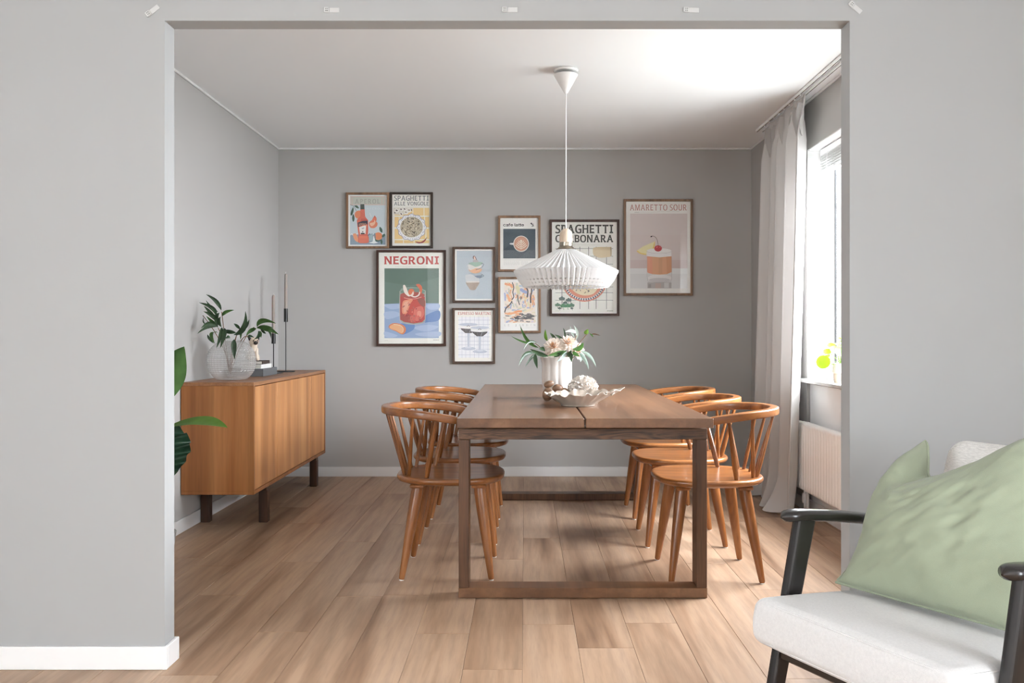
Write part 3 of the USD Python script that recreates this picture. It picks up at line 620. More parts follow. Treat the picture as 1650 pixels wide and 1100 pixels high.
edge = np.vstack([pf[0, ::3], pf[::3, -1], pf[-1, ::-3], pf[::-3, 0]])
edge = edge[np.insert(np.linalg.norm(np.diff(edge, axis=0), axis=1) > 1e-4, 0, True)]
obj('seam_flange', tube(edge, 0.0035, 6, flat=1.0), 'green_linen', t)

# ---------------------------------------------------------------- on the table
def petals(c, R, n_layers, up, mat_tip, seed):
    rnd = np.random.RandomState(seed); up = np.asarray(up, float); up /= np.linalg.norm(up)
    e1 = np.cross(up, (0.3, 0.9, 0.1)); e1 /= np.linalg.norm(e1); e2 = np.cross(up, e1); ms = []
    for k in range(n_layers):
        el = math.radians(-12 + 92 * k / n_layers); m = max(5, int(15 - 9 * k / n_layers)); ln = R * (1.0 - 0.45 * (k / n_layers))
        for j in range(m):
            a = 2 * math.pi * (j + 0.5 * (k % 2)) / m + rnd.uniform(-.1, .1); el2 = el + rnd.uniform(-.1, .1)
            d = math.cos(el2) * (math.cos(a) * e1 + math.sin(a) * e2) + math.sin(el2) * up
            b = c + d * ln * 0.12; e = c + d * ln; mid = c + d * ln * 0.55 + up * ln * 0.10
            ms.append(leafmesh(b, mid, e + up * 0.05 * ln, ln * 0.36, 6, fold=0.4, side=np.cross(d, up + 0.01 * e1), peak=0.6))
    return join(ms)
VX, VY = 0.164, 4.20
t = thing('table_vase', 'fluted cream ceramic vase standing behind the bowl on the table', 'vase', (VX, VY, 0.740))
def flute(a, z): return 1 + (0.075 - 0.02 * (z < 0.03)) * np.abs(np.cos(a * 5.5 + 0.35)) ** 0.8 - 0.03
vp = [(0.045, 0.0), (0.052, 0.003), (0.060, 0.02), (0.070, 0.05), (0.0745, 0.09), (0.0745, 0.13), (0.0735, 0.165), (0.0755, 0.19), (0.0815, 0.206), (0.0835, 0.211), (0.081, 0.2125), (0.0755, 0.203), (0.069, 0.185), (0.069, 0.12), (0.062, 0.05), (0.02, 0.02)]
obj('body', lathe(vp, 110, flute), 'vase_ceramic', t, smooth=50)
t = thing('bouquet', 'loose bouquet of cream dahlias and long grey-green leaves in the fluted vase', 'bouquet', (0, 0, 0))
for k, (px, py, y, R, up, m) in enumerate([(892, 559, 4.16, 0.062, (-0.25, -0.75, 0.6), 'petal_cream'), (915, 553, 4.17, 0.056, (0.1, -0.6, 0.8), 'petal_cream'), (929, 564, 4.22, 0.060, (0.75, -0.3, 0.55), 'petal_cream')]):
    c = at(px, py, y)
    h = obj('flower_head', petals(c, R, 6, up, None, 3 + k), m, t, smooth=True)
    obj('flower_heart', petals(c + 0.012 * np.array(up), R * 0.5, 4, up, None, 30 + k), 'petal_blush', h, smooth=True)
    obj('stem', tube(bez(c - 0.01 * np.array(up), (c + np.array([VX, VY, 0.9])) / 2 - np.array([0, 0, 0.02]), (VX + 0.01 * k - 0.01, VY, 0.78), 8), 0.003, 7), 'stem_green', t)
def bleaf(parent, p0, p1, p2, y0, y2, w, m, fold=0.35):
    a, c = at(*p0, y0), at(*p2, y2); b = at(*p1, (y0 + y2) / 2)
    side = np.cross(c - a, (0, 1.0, 0.25)); obj('leaf', leafmesh(a, 2 * b - 0.5 * (a + c), c, w * 0.8, 10, fold, side), m, parent, smooth=True)
BL_ = [  # base, middle, tip in photo position, depth at base and tip, width, look
    ((868, 560), (850, 548), (838, 524), 4.18, 4.10, 0.022, 'leaf_mid'), ((866, 553), (852, 551), (843, 566), 4.17, 4.08, 0.012, 'leaf_dark'), ((862, 552), (845, 551), (823, 541), 4.2, 4.14, 0.014, 'leaf_mid'),
    ((884, 574), (868, 569), (854, 562), 4.12, 4.06, 0.030, 'leaf_dark'), ((862, 569), (846, 571), (836, 589), 4.14, 4.04, 0.026, 'leaf_dark'), ((865, 571), (856, 576), (846, 591), 4.13, 4.05, 0.016, 'leaf_dark'),
    ((862, 570), (863, 580), (866, 594), 4.11, 4.02, 0.026, 'leaf_dark'), ((882, 549), (879, 541), (879, 530), 4.20, 4.16, 0.020, 'leaf_bright'), ((896, 548), (891, 541), (886, 536), 4.19, 4.15, 0.018, 'leaf_dark'),
    ((908, 550), (902, 543), (893, 539), 4.2, 4.15, 0.016, 'leaf_dark'), ((910, 547), (910, 536), (907, 528), 4.24, 4.26, 0.010, 'leaf_dark'), ((915, 545), (915, 541), (916, 537), 4.24, 4.26, 0.010, 'leaf_dark'),
    ((927, 548), (930, 536), (924, 523), 4.25, 4.22, 0.018, 'leaf_pale'), ((926, 543), (921, 534), (919, 525), 4.25, 4.28, 0.015, 'leaf_pale'), ((929, 537), (920, 532), (910, 535), 4.24, 4.14, 0.022, 'leaf_pale'),
    ((922, 562), (934, 560), (940, 551), 4.12, 4.05, 0.034, 'leaf_mid'), ((922, 568), (928, 570), (934, 574), 4.1, 4.05, 0.026, 'leaf_mid'), ((934, 566), (950, 573), (961, 592), 4.18, 4.10, 0.022, 'leaf_grey'),
    ((932, 568), (942, 578), (949, 596), 4.16, 4.06, 0.024, 'leaf_grey'), ((936, 570), (937, 577), (935, 583), 4.15, 4.1, 0.020, 'leaf_grey'), ((913, 566), (907, 574), (897, 583), 4.10, 4.04, 0.022, 'leaf_grey'),
    ((913, 566), (899, 569), (882, 573), 4.11, 4.06, 0.030, 'leaf_mid'), ((918, 566), (920, 574), (921, 584), 4.10, 4.05, 0.024, 'leaf_dark'), ((912, 568), (915, 571), (921, 563), 4.10, 4.06, 0.03, 'leaf_dark'),
    ((878, 566), (872, 560), (868, 563), 4.13, 4.07, 0.026, 'leaf_dark'), ((894, 575), (900, 570), (908, 566), 4.10, 4.07, 0.024, 'leaf_dark'), ((945, 539), (945, 534), (948, 530), 4.2, 4.17, 0.030, 'leaf_bright'),
    ((952, 539), (959, 538), (968, 541), 4.2, 4.15, 0.008, 'stem_brown'), ((950, 537), (954, 540), (956, 543), 4.2, 4.18, 0.010, 'leaf_mid')]
for q in BL_: bleaf(t, q[0], q[1], q[2], q[3], q[4], q[5], q[6])
for a, b, c in (((900, 600), (880, 566), (862, 552)), ((900, 600), (876, 570), (862, 570)), ((905, 600), (925, 560), (946, 538)), ((905, 600), (925, 570), (936, 567)), ((902, 600), (905, 560), (909, 547)), ((904, 600), (922, 560), (929, 540)), ((905, 600), (912, 580), (915, 566))):
    obj('stem', tube(bez(at(*a, VY), at(*b, 4.17), at(*c, 4.18), 10), 0.0018, 6), 'stem_brown', t)

t = thing('ruffled_bowl', 'shallow cream ceramic bowl with a ruffled rim and twisted tail', 'bowl', (0.245, 3.765, 0.740))
def bowlmesh():
    n = 120; a = np.arange(n) * 2 * np.pi / n; R = []
    def ring(k, z, ruf, tail):
        rx, ry = 0.118 * k, 0.100 * k
        w = np.exp(-(np.minimum(a, 2 * np.pi - a) / 0.30) ** 2)
        rr = 1 + ruf * 0.045 * (np.sin(17 * a + 0.6) + 0.6 * np.sin(29 * a)) + tail * 0.40 * w
        zz = z + ruf * 0.0045 * (np.sin(13 * a) + 0.7 * np.sin(23 * a + 1)) + 0.014 * tail * w - 0.006 * ruf * np.cos(a + 2.6)
        return np.column_stack([rx * rr * np.cos(a), ry * rr * np.sin(a) * (1 - 0.35 * tail * w), zz])
    for k, z, r, tl in ((0.62, 0.0, 0, 0), (0.66, 0.002, 0, 0), (0.66, 0.007, 0, 0.05), (0.80, 0.020, .05, .25), (1.02, 0.038, .25, .6), (1.20, 0.054, .7, .9), (1.26, 0.059, 1, 1.0), (1.25, 0.0615, 1, 1.0), (1.18, 0.057, .7, .9), (1.0, 0.042, .25, .6), (0.78, 0.025, .05, .2), (0.6, 0.012, 0, 0), (0.3, 0.010, 0, 0)):
        R.append(ring(k, z, r, tl))
    return loft(R)
obj('body', bowlmesh(), 'bowl_ceramic', t, smooth=50)
tw = bez((0.150, -0.03, 0.050), (0.178, 0.0, 0.085), (0.150, 0.045, 0.056), 14)
obj('handle', tube(tw, [0.004, .007, .009, .010, .011, .011, .011, .011, .010, .010, .009, .008, .007, .004], 10, 0.6), 'bowl_ceramic', t)

t = thing('coral_ball', 'round white ornament covered in small petal shapes beside the bowl', 'ornament', (at(939.5, 540, 4.02)[0], 4.02, 0.740))
def coral():
    rnd = np.random.RandomState(8); ms = [moved(trimesh.creation.icosphere(3, 0.060), (0, 0, 0.0605), None, (1, 1, 1))]; n = 150
    for k in range(n):
        z = 1 - 2 * (k + 0.5) / n; a = k * 2.39996; r = math.sqrt(1 - z * z); d = np.array([r * math.cos(a), r * math.sin(a), z])
        if z < -0.82: continue
        e = np.cross(d, rnd.normal(size=3)); e /= np.linalg.norm(e); c = np.array([0, 0, 0.0615]) + d * 0.056; o = rnd.uniform(0.8, 1.2)
        for s in (-1, 1):
            ms.append(leafmesh(c, c + d * 0.013 + e * 0.003 * s, c + d * 0.020 * o + e * 0.016 * s, 0.021, 5, 0.5, np.cross(d, e), peak=0.65))
    m = join(ms); m.vertices[:, 2] *= 0.93; m.vertices[:, 2] = np.maximum(m.vertices[:, 2], 0); return m
obj('body', coral(), 'coral_white', t, smooth=40)

t = thing('pebble_sculpture', 'small stack of smooth brown wooden pebbles left of the coral ornament', 'ornament', (0, 0, 0))
for px, py, y, s, rot, zc in ((882.5, 631, 4.02, (0.026, 0.025, 0.034), 12, 0.7745), (884.5, 618.5, 4.02, (0.026, 0.021, 0.0165), -18, 0), (898.5, 625.5, 3.99, (0.0265, 0.022, 0.0205), 0, 0), (909.5, 630, 3.995, (0.018, 0.017, 0.0165), 10, 0),
                            (899, 640, 4.0, (0.027, 0.024, 0.0232), 0, 0.7635), (910, 642, 3.99, (0.020, 0.019, 0.019), 0, 0.7592)):
    c = at(px, py, y)
    if zc: c[2] = zc
    m = moved(trimesh.creation.icosphere(3, 1.0), (0, 0, 0), None, s); m = moved(m, c, [(rot, Y_)])
    obj('pebble', m, 'pebble_wood', t, smooth=True)
# ---------------------------------------------------------------- on the sideboard
ST = SZ1
t = thing('glass_vase', 'round ribbed clear glass vase on the near end of the sideboard', 'vase', (-1.676, 4.685, ST))
def gvase():
    n, R = 192, []
    prof = []
    for k in range(161):
        u = k / 160.0; z = 0.002 + 0.222 * u
        s = (z - 0.107) / 0.128; r = 0.132 * math.sqrt(max(0.02, 1 - abs(s) ** 2.3)); prof.append((max(r, 0.058 if u < 0.5 else 0.060), z))
    a = np.arange(n) * 2 * np.pi / n
    for k, (r, z) in enumerate(prof):
        env = np.clip((z - 0.030) / 0.02, 0, 1) * np.clip((0.195 - z) / 0.02, 0, 1)
        b = (0.35 + 0.65 * (1 - np.abs(((a * 40 / (2 * np.pi)) % 1) * 2 - 1))) * (1 - abs(((z / 0.0112) % 1) * 2 - 1))
        rr = r + env * 0.0055 * (b - 0.3); R.append(np.column_stack([rr * np.cos(a), rr * np.sin(a), np.full(n, z)]))
    return R
GR = gvase()
obj('bowl', loft(GR, True, False), 'frosted_glass', t, smooth=20)
obj('rim', moved(trimesh.creation.torus(0.0585, 0.0028, 48, 10), (0, 0, 0.224)), 'frosted_glass', t, smooth=True)
obj('base', lathe([(0.050, 0.0), (0.056, 0.002), (0.056, 0.006), (0.050, 0.008)], 40), 'frosted_glass', t)
t = thing('leafy_branches', 'dark green leafy branches standing in the round glass vase', 'branches', (0, 0, 0))
def s7(cx, cy): return (270 + cx / 6.876, 460 + cy / 6.876)
for a, b, c, d0, d1 in (((690, 960), (640, 640), (600, 290), 4.68, 4.64), ((700, 980), (650, 640), (390, 330), 4.68, 4.62), ((690, 950), (700, 560), (870, 400), 4.68, 4.66), ((700, 960), (830, 560), (960, 460), 4.68, 4.70), ((680, 950), (620, 560), (560, 470), 4.68, 4.60), ((700, 950), (740, 560), (790, 500), 4.68, 4.60), ((690, 950), (810, 500), (900, 570), 4.68, 4.65)):
    obj('stem', tube(bez(at(*s7(*a), d0), at(*s7(*b), (d0 + d1) / 2), at(*s7(*c), d1), 12), 0.0022, 7), 'stem_brown', t)
for p0, p1, p2, y0, y1, w, m in [
    ((595, 275), (540, 170), (425, 97), 4.64, 4.60, .030, 'leaf_dark'), ((535, 330), (490, 240), (345, 188), 4.63, 4.57, .032, 'leaf_dark'), ((560, 290), (490, 240), (422, 160), 4.65, 4.62, .018, 'leaf_dark'),
    ((550, 400), (480, 300), (400, 225), 4.62, 4.60, .028, 'leaf_dark'), ((550, 395), (500, 330), (395, 285), 4.61, 4.56, .036, 'leaf_dark'), ((540, 430), (490, 390), (428, 335), 4.61, 4.57, .024, 'leaf_mid'),
    ((560, 455), (460, 420), (368, 475), 4.60, 4.54, .034, 'leaf_dark'), ((560, 455), (440, 460), (328, 535), 4.6, 4.55, .022, 'leaf_dark'), ((580, 300), (545, 360), (560, 470), 4.63, 4.56, .034, 'leaf_dark'),
    ((590, 340), (575, 400), (600, 460), 4.62, 4.55, .034, 'leaf_dark'), ((605, 340), (650, 290), (740, 270), 4.64, 4.60, .024, 'leaf_mid'), ((600, 460), (590, 560), (540, 695), 4.60, 4.52, .030, 'leaf_dark'),
    ((625, 470), (630, 560), (582, 695), 4.60, 4.50, .036, 'leaf_dark'), ((560, 520), (490, 540), (525, 645), 4.58, 4.51, .030, 'leaf_mid'), ((440, 540), (470, 590), (515, 640), 4.6, 4.56, .020, 'leaf_dark'),
    ((600, 500), (700, 510), (760, 520), 4.6, 4.56, .030, 'leaf_dark'), ((730, 545), (850, 460), (862, 280), 4.62, 4.55, .038, 'leaf_dark'), ((800, 485), (770, 440), (732, 420), 4.62, 4.58, .024, 'leaf_dark'),
    ((800, 490), (870, 450), (905, 372), 4.64, 4.60, .024, 'leaf_dark'), ((735, 595), (740, 680), (742, 822), 4.545, 4.535, .040, 'leaf_dark'), ((810, 490), (815, 540), (808, 595), 4.64, 4.60, .018, 'leaf_mid'),
    ((990, 460), (1060, 385), (1205, 420), 4.72, 4.66, .036, 'leaf_mid'), ((985, 470), (1080, 455), (1165, 465), 4.7, 4.62, .030, 'leaf_mid'), ((1010, 475), (1130, 480), (1232, 542), 4.7, 4.60, .040, 'leaf_mid'),
    ((985, 475), (920, 500), (870, 550), 4.70, 4.64, .028, 'leaf_mid'), ((1005, 500), (1015, 560), (950, 598), 4.68, 4.62, .028, 'leaf_dark'), ((1020, 500), (1040, 540), (1036, 582), 4.68, 4.63, .018, 'leaf_mid'),
    ((1030, 490), (1070, 510), (1092, 532), 4.68, 4.62, .022, 'leaf_dark'), ((1100, 490), (1140, 520), (1145, 590), 4.68, 4.62, .020, 'leaf_dark'), ((640, 580), (690, 560), (625, 590), 4.6, 4.56, .026, 'leaf_dark'),
    ((885, 580), (920, 555), (965, 580), 4.66, 4.60, .018, 'leaf_dark'), ((400, 350), (400, 400), (425, 430), 4.6, 4.56, .012, 'leaf_dark')]:
    bleaf(t, s7(*p0), s7(*p1), s7(*p2), y0, y1, w, m, 0.45)

def book(name, label, x, y, z, w, l, h, rot, cover, group=None):
    t = thing(name, label, 'book', (x, y, z), rot, group)
    obj('cover', [cbox(-w / 2, w / 2, -l / 2, l / 2, 0, 0.0025, 0.001), cbox(-w / 2, w / 2, -l / 2, l / 2, h - 0.0025, h, 0.001), cbox(w / 2 - 0.0035, w / 2, -l / 2, l / 2, 0.0015, h - 0.0015, 0.001)], cover, t)
    obj('pages', cbox(-w / 2 + 0.004, w / 2 - 0.0036, -l / 2 + 0.003, l / 2 - 0.003, 0.0026, h - 0.0026, 0.0005), 'page_paper' if cover != 'book_grey' else 'book_grey', t)
    return t
book('coffee_table_book', 'thick grey coffee-table book lowest in the stack on the sideboard', -1.728, 5.20, ST, 0.225, 0.32, 0.047, 2, 'book_grey')
book('small_book', 'thick white-bound book between the grey book and the dark-edged book', -1.694, 5.17, ST + 0.047, 0.13, 0.18, 0.027, -3, 'book_white')
book('small_book', 'slim book with dark cover boards directly under the pug figurine', -1.700, 5.16, ST + 0.074, 0.14, 0.19, 0.021, 4, 'book_dark')
# pug figurine: one body, sitting, with face, ears, paws, wire spectacles
def blob(parts, pitch=0.004, it=6):
    ms = []
    for p, r, q, s in parts:
        a = manifold3d.Manifold.sphere(r, 24).translate(list(p)); b = manifold3d.Manifold.sphere(s, 24).translate(list(q))
        ms.append(manifold3d.Manifold.batch_hull([a, b]))
    m = ms[0]
    for k in ms[1:]: m = m + k
    m = m.refine_to_length(pitch).to_mesh(); m = trimesh.Trimesh(m.vert_properties[:, :3], m.tri_verts)
    trimesh.smoothing.filter_taubin(m, iterations=it); return m
t = thing('pug_figurine', 'small sitting pug dog figurine with a black face on top of the books', 'figurine', (-1.694, 5.115, ST + 0.0955), 38)
b = [((0, .022, .026), .026, (0, .004, .062), .022), ((0, .0, .062), .021, (0, -.006, .086), .019), ((0, -.008, .103), .0245, (0, -.010, .105), .024), ((0, -.028, .098), .013, (0, -.024, .1), .015)]
for s in (-1, 1):
    b += [((s * .013, -.010, .062), .010, (s * .013, -.020, .008), .0075), ((s * .013, -.020, .007), .0075, (s * .014, -.029, .006), .006), ((s * .022, .018, .022), .017, (s * .024, -.004, .009), .009)]
b += [((0, .046, .03), .006, (0, .050, .046), .005)]
b = [(tuple(1.15 * np.array(p)), 1.15 * r, tuple(1.15 * np.array(q)), 1.15 * s) for p, r, q, s in b]; G = 1.15
pb = obj('body', blob(b), 'pug_fawn', t, smooth=True)
obj('muzzle', moved(trimesh.creation.icosphere(3, 1), G * np.array((0, -.036, .097)), None, (.0145, .0105, .0115)), 'pug_black', pb, smooth=True)
for s in (-1, 1):
    obj('ear', moved(trimesh.creation.icosphere(2, 1), G * np.array((s * .022, -.007, .118)), [(s * 24, Y_)], (.009, .006, .014)), 'pug_black', pb, smooth=True)
    obj('eye', moved(trimesh.creation.icosphere(2, .0048), G * np.array((s * .0105, -.0305, .1075))), 'pug_black', pb, smooth=True)
    obj('spectacle_ring', moved(trimesh.creation.torus(.008, .0009, 20, 6), G * np.array((s * .0095, -.037, .107)), [(90, X_)]), 'pug_wire', pb, smooth=True)
def candlestick(label, x, y, zc0, zc1, ztop, lab2):
    t = thing('candle_holder', label, 'candle holder', (x, y, ST))
    obj('base_plate', lathe([(0.060, 0.0), (0.062, 0.0015), (0.062, 0.0045), (0.060, 0.006)], 48), 'black_metal', t)
    obj('rod', tube([(0, 0, 0.005), (0, 0, 0.3), (0, 0, zc0 - ST + 0.004)], 0.0032, 12), 'black_metal', t)
    obj('cup', lathe([(0.0125, zc0 - ST), (0.0135, zc0 - ST + 0.001), (0.0135, zc1 - ST), (0.0118, zc1 - ST), (0.0118, zc1 - ST - 0.02)], 28), 'black_metal', t)
    c = thing('taper_candle', lab2, 'candle', (x, y, zc1 - 0.02))
    h = ztop - zc1 + 0.02
    obj('wax', lathe([(0.0112, 0), (0.0112, 0.02), (0.0108, h - 0.014), (0.0085, h - 0.004), (0.003, h)], 24), 'candle_wax', c)
    obj('wick', tube([(0, 0, h - 0.003), (0.0005, 0, h + 0.005), (0.0015, 0, h + 0.013)], 0.0011, 6), 'wick', c)
candlestick('shorter thin black candle holder just behind the books on the sideboard', -1.674, 5.46, 1.007, 1.075, 1.332, 'unlit beige taper candle in the shorter black holder')
candlestick('taller thin black candle holder at the far end of the sideboard', -1.662, 5.70, 1.156, 1.248, 1.492, 'unlit beige taper candle in the taller black holder')

# ---------------------------------------------------------------- floor plant behind the partition, window-sill plant
PX, PY = -1.60, 3.42
t = thing('floor_plant', 'large-leaved green floor plant half hidden behind the left edge of the opening', 'plant', (PX, PY, 0))
obj('pot', lathe([(0.09, 0.0), (0.105, 0.004), (0.13, 0.20), (0.135, 0.235), (0.125, 0.235), (0.12, 0.20)], 40), 'pot_grey', t)
obj('soil', lathe([(0.10, 0.20), (0.121, 0.205)], 24), 'soil', t)
def bigleaf(stem_mid, base, tip, w, bend, m, side, ribs=0, fold=0.25, n=28, peak=0.35):
    base, tip = np.array(base) - (PX, PY, 0), np.array(tip) - (PX, PY, 0)
    l = obj('leaf', leafmesh(base, (base + tip) / 2 + np.array(bend), tip, w, n, fold, side, ribs, peak), m, t, smooth=True)
    obj('petiole', tube(bez((0.02, 0.0, 0.20), np.array(stem_mid) - (PX, PY, 0), base, 12), np.linspace(0.006, 0.0035, 12), 8), 'stem_green', t)
bigleaf((-1.55, 3.42, 0.6), at(262, 655, 3.46), at(297, 558, 3.44), 0.125, (-0.036, 0, 0.0), 'leaf_mid', (1, 0.3, 0), 0, 0.25, peak=0.5)
bigleaf((-1.55, 3.40, 0.55), at(262, 692, 3.42), at(367, 689, 3.40), 0.105, (0, 0, 0.035), 'leaf_bright', (0, 1, 0.25), 0, 0.35, peak=0.6)
bigleaf((-1.56, 3.45, 0.55), at(262, 676, 3.48), at(272, 775, 3.40), 0.215, (0.01, -0.06, 0.0), 'leaf_glossy', (1, 0.25, 0), 6, 0.10, n=40, peak=0.45)
bigleaf((-1.72, 3.42, 0.5), (-1.70, 3.42, 0.66), (-1.80, 3.30, 0.86), 0.18, (0, 0, 0.03), 'leaf_mid', (0.6, 0.6, 0.3))
bigleaf((-1.66, 3.30, 0.5), (-1.66, 3.28, 0.62), (-1.70, 3.04, 0.60), 0.19, (0, 0, 0.06), 'leaf_glossy', (1, 0, 0.1), 6, 0.1, n=40)

t = thing('sill_plant', 'small lime green coin-leaf plant in a white pot on the window sill', 'plant', (1.735, 4.50, WZ0 + 0.022))
obj('pot', lathe([(0.026, 0.0), (0.034, 0.001), (0.037, 0.03), (0.0385, 0.052), (0.0385, 0.0525)], 36), 'pot_sand', t)
obj('pot_rim', lathe([(0.0385, 0.0525), (0.0425, 0.0535), (0.0455, 0.108), (0.043, 0.109), (0.041, 0.10), (0.03, 0.098)], 36), 'pot_white', t)
obj('soil', lathe([(0.02, 0.098), (0.041, 0.0985)], 20), 'soil', t)
rnd = random.Random(5); C0 = np.array([1.735, 4.50, WZ0 + 0.022])
for px, py, y, r, nx in ((1326.5, 583, 4.46, .037, (-.5, -.8, .2)), (1333, 566, 4.48, .022, (-.3, -.6, .7)), (1339, 555.5, 4.50, .021, (-.2, -.5, .8)), (1345, 563, 4.44, .026, (0, -.8, .6)), (1351, 555, 4.5, .02, (.2, -.4, .9)), (1352, 566, 4.42, .028, (.3, -.9, .3)), (1331, 575, 4.52, .024, (-.6, -.2, .8)),
                         (1352, 544, 4.52, .012, (0, -.5, .8)), (1362, 560, 4.5, .026, (.5, -.5, .7)), (1368, 572, 4.47, .030, (.6, -.6, .5)), (1360, 550, 4.55, .02, (.2, .2, .9)), (1372, 556, 4.56, .024, (.6, .2, .8))):
    c = at(px, py, y) - C0; nn = np.array(nx, float); nn /= np.linalg.norm(nn); e1 = np.cross(nn, (0, 0, 1.0)); e1 /= np.linalg.norm(e1); e2 = np.cross(nn, e1)
    a = np.arange(28) * 2 * np.pi / 28; R = []
    for k in (0.05, 0.35, 0.7, 0.92, 1.0): R.append(c + r * k * (np.cos(a)[:, None] * e1 + np.sin(a)[:, None] * e2) + nn * (-0.004 + 0.16 * r * k * k))
    l = obj('leaf', loft(R, True, False), 'leaf_lime', t, smooth=True)
    obj('petiole', tube(bez((rnd.uniform(-.006, .006), rnd.uniform(-.006, .006), 0.097), (c[0] * .35, c[1] * .35, max(c[2], .11) * .85), c - nn * 0.004, 9), 0.0014, 6), 'leaf_lime', t)

# ---------------------------------------------------------------- adhesive clips above the opening
for px, py, rot, lab in ((245.5, 18, 38, 'clear adhesive clip on the wall left of the opening corner'), (534, 16.5, 0, 'clear adhesive clip above the opening, second from the left'), (820.5, 16, 0, 'clear adhesive clip above the opening, over the middle'), (1113, 16.5, -2, 'clear adhesive clip above the opening, second from the right'), (1377.5, 12, -40, 'clear adhesive clip on the wall right of the opening corner')):
    t = thing('wall_clip', lab, 'clip', at(px, py, PY0), 0, 'adhesive clips along the top of the opening')
    def r2(ms): return moved(join(ms), (0, 0, 0), [(-rot, Y_)]) if rot else join(ms)
    obj('plate', r2([cbox(-0.020, 0.026, -0.0018, 0.0, -0.008, 0.008, 0.0016)]), 'clip_plastic', t)
    obj('hook', r2([cbox(-0.024, -0.006, -0.0065, -0.0018, -0.0085, 0.0085, 0.002)]), 'clip_plastic', t)
    obj('slot', r2([cbox(a, a + 0.0035, -0.0072, -0.0060, b, b + 0.0035, 0.0005) for a in (-0.0185, -0.0135) for b in (-0.0050, 0.0012)]), 'clip_dark', t)
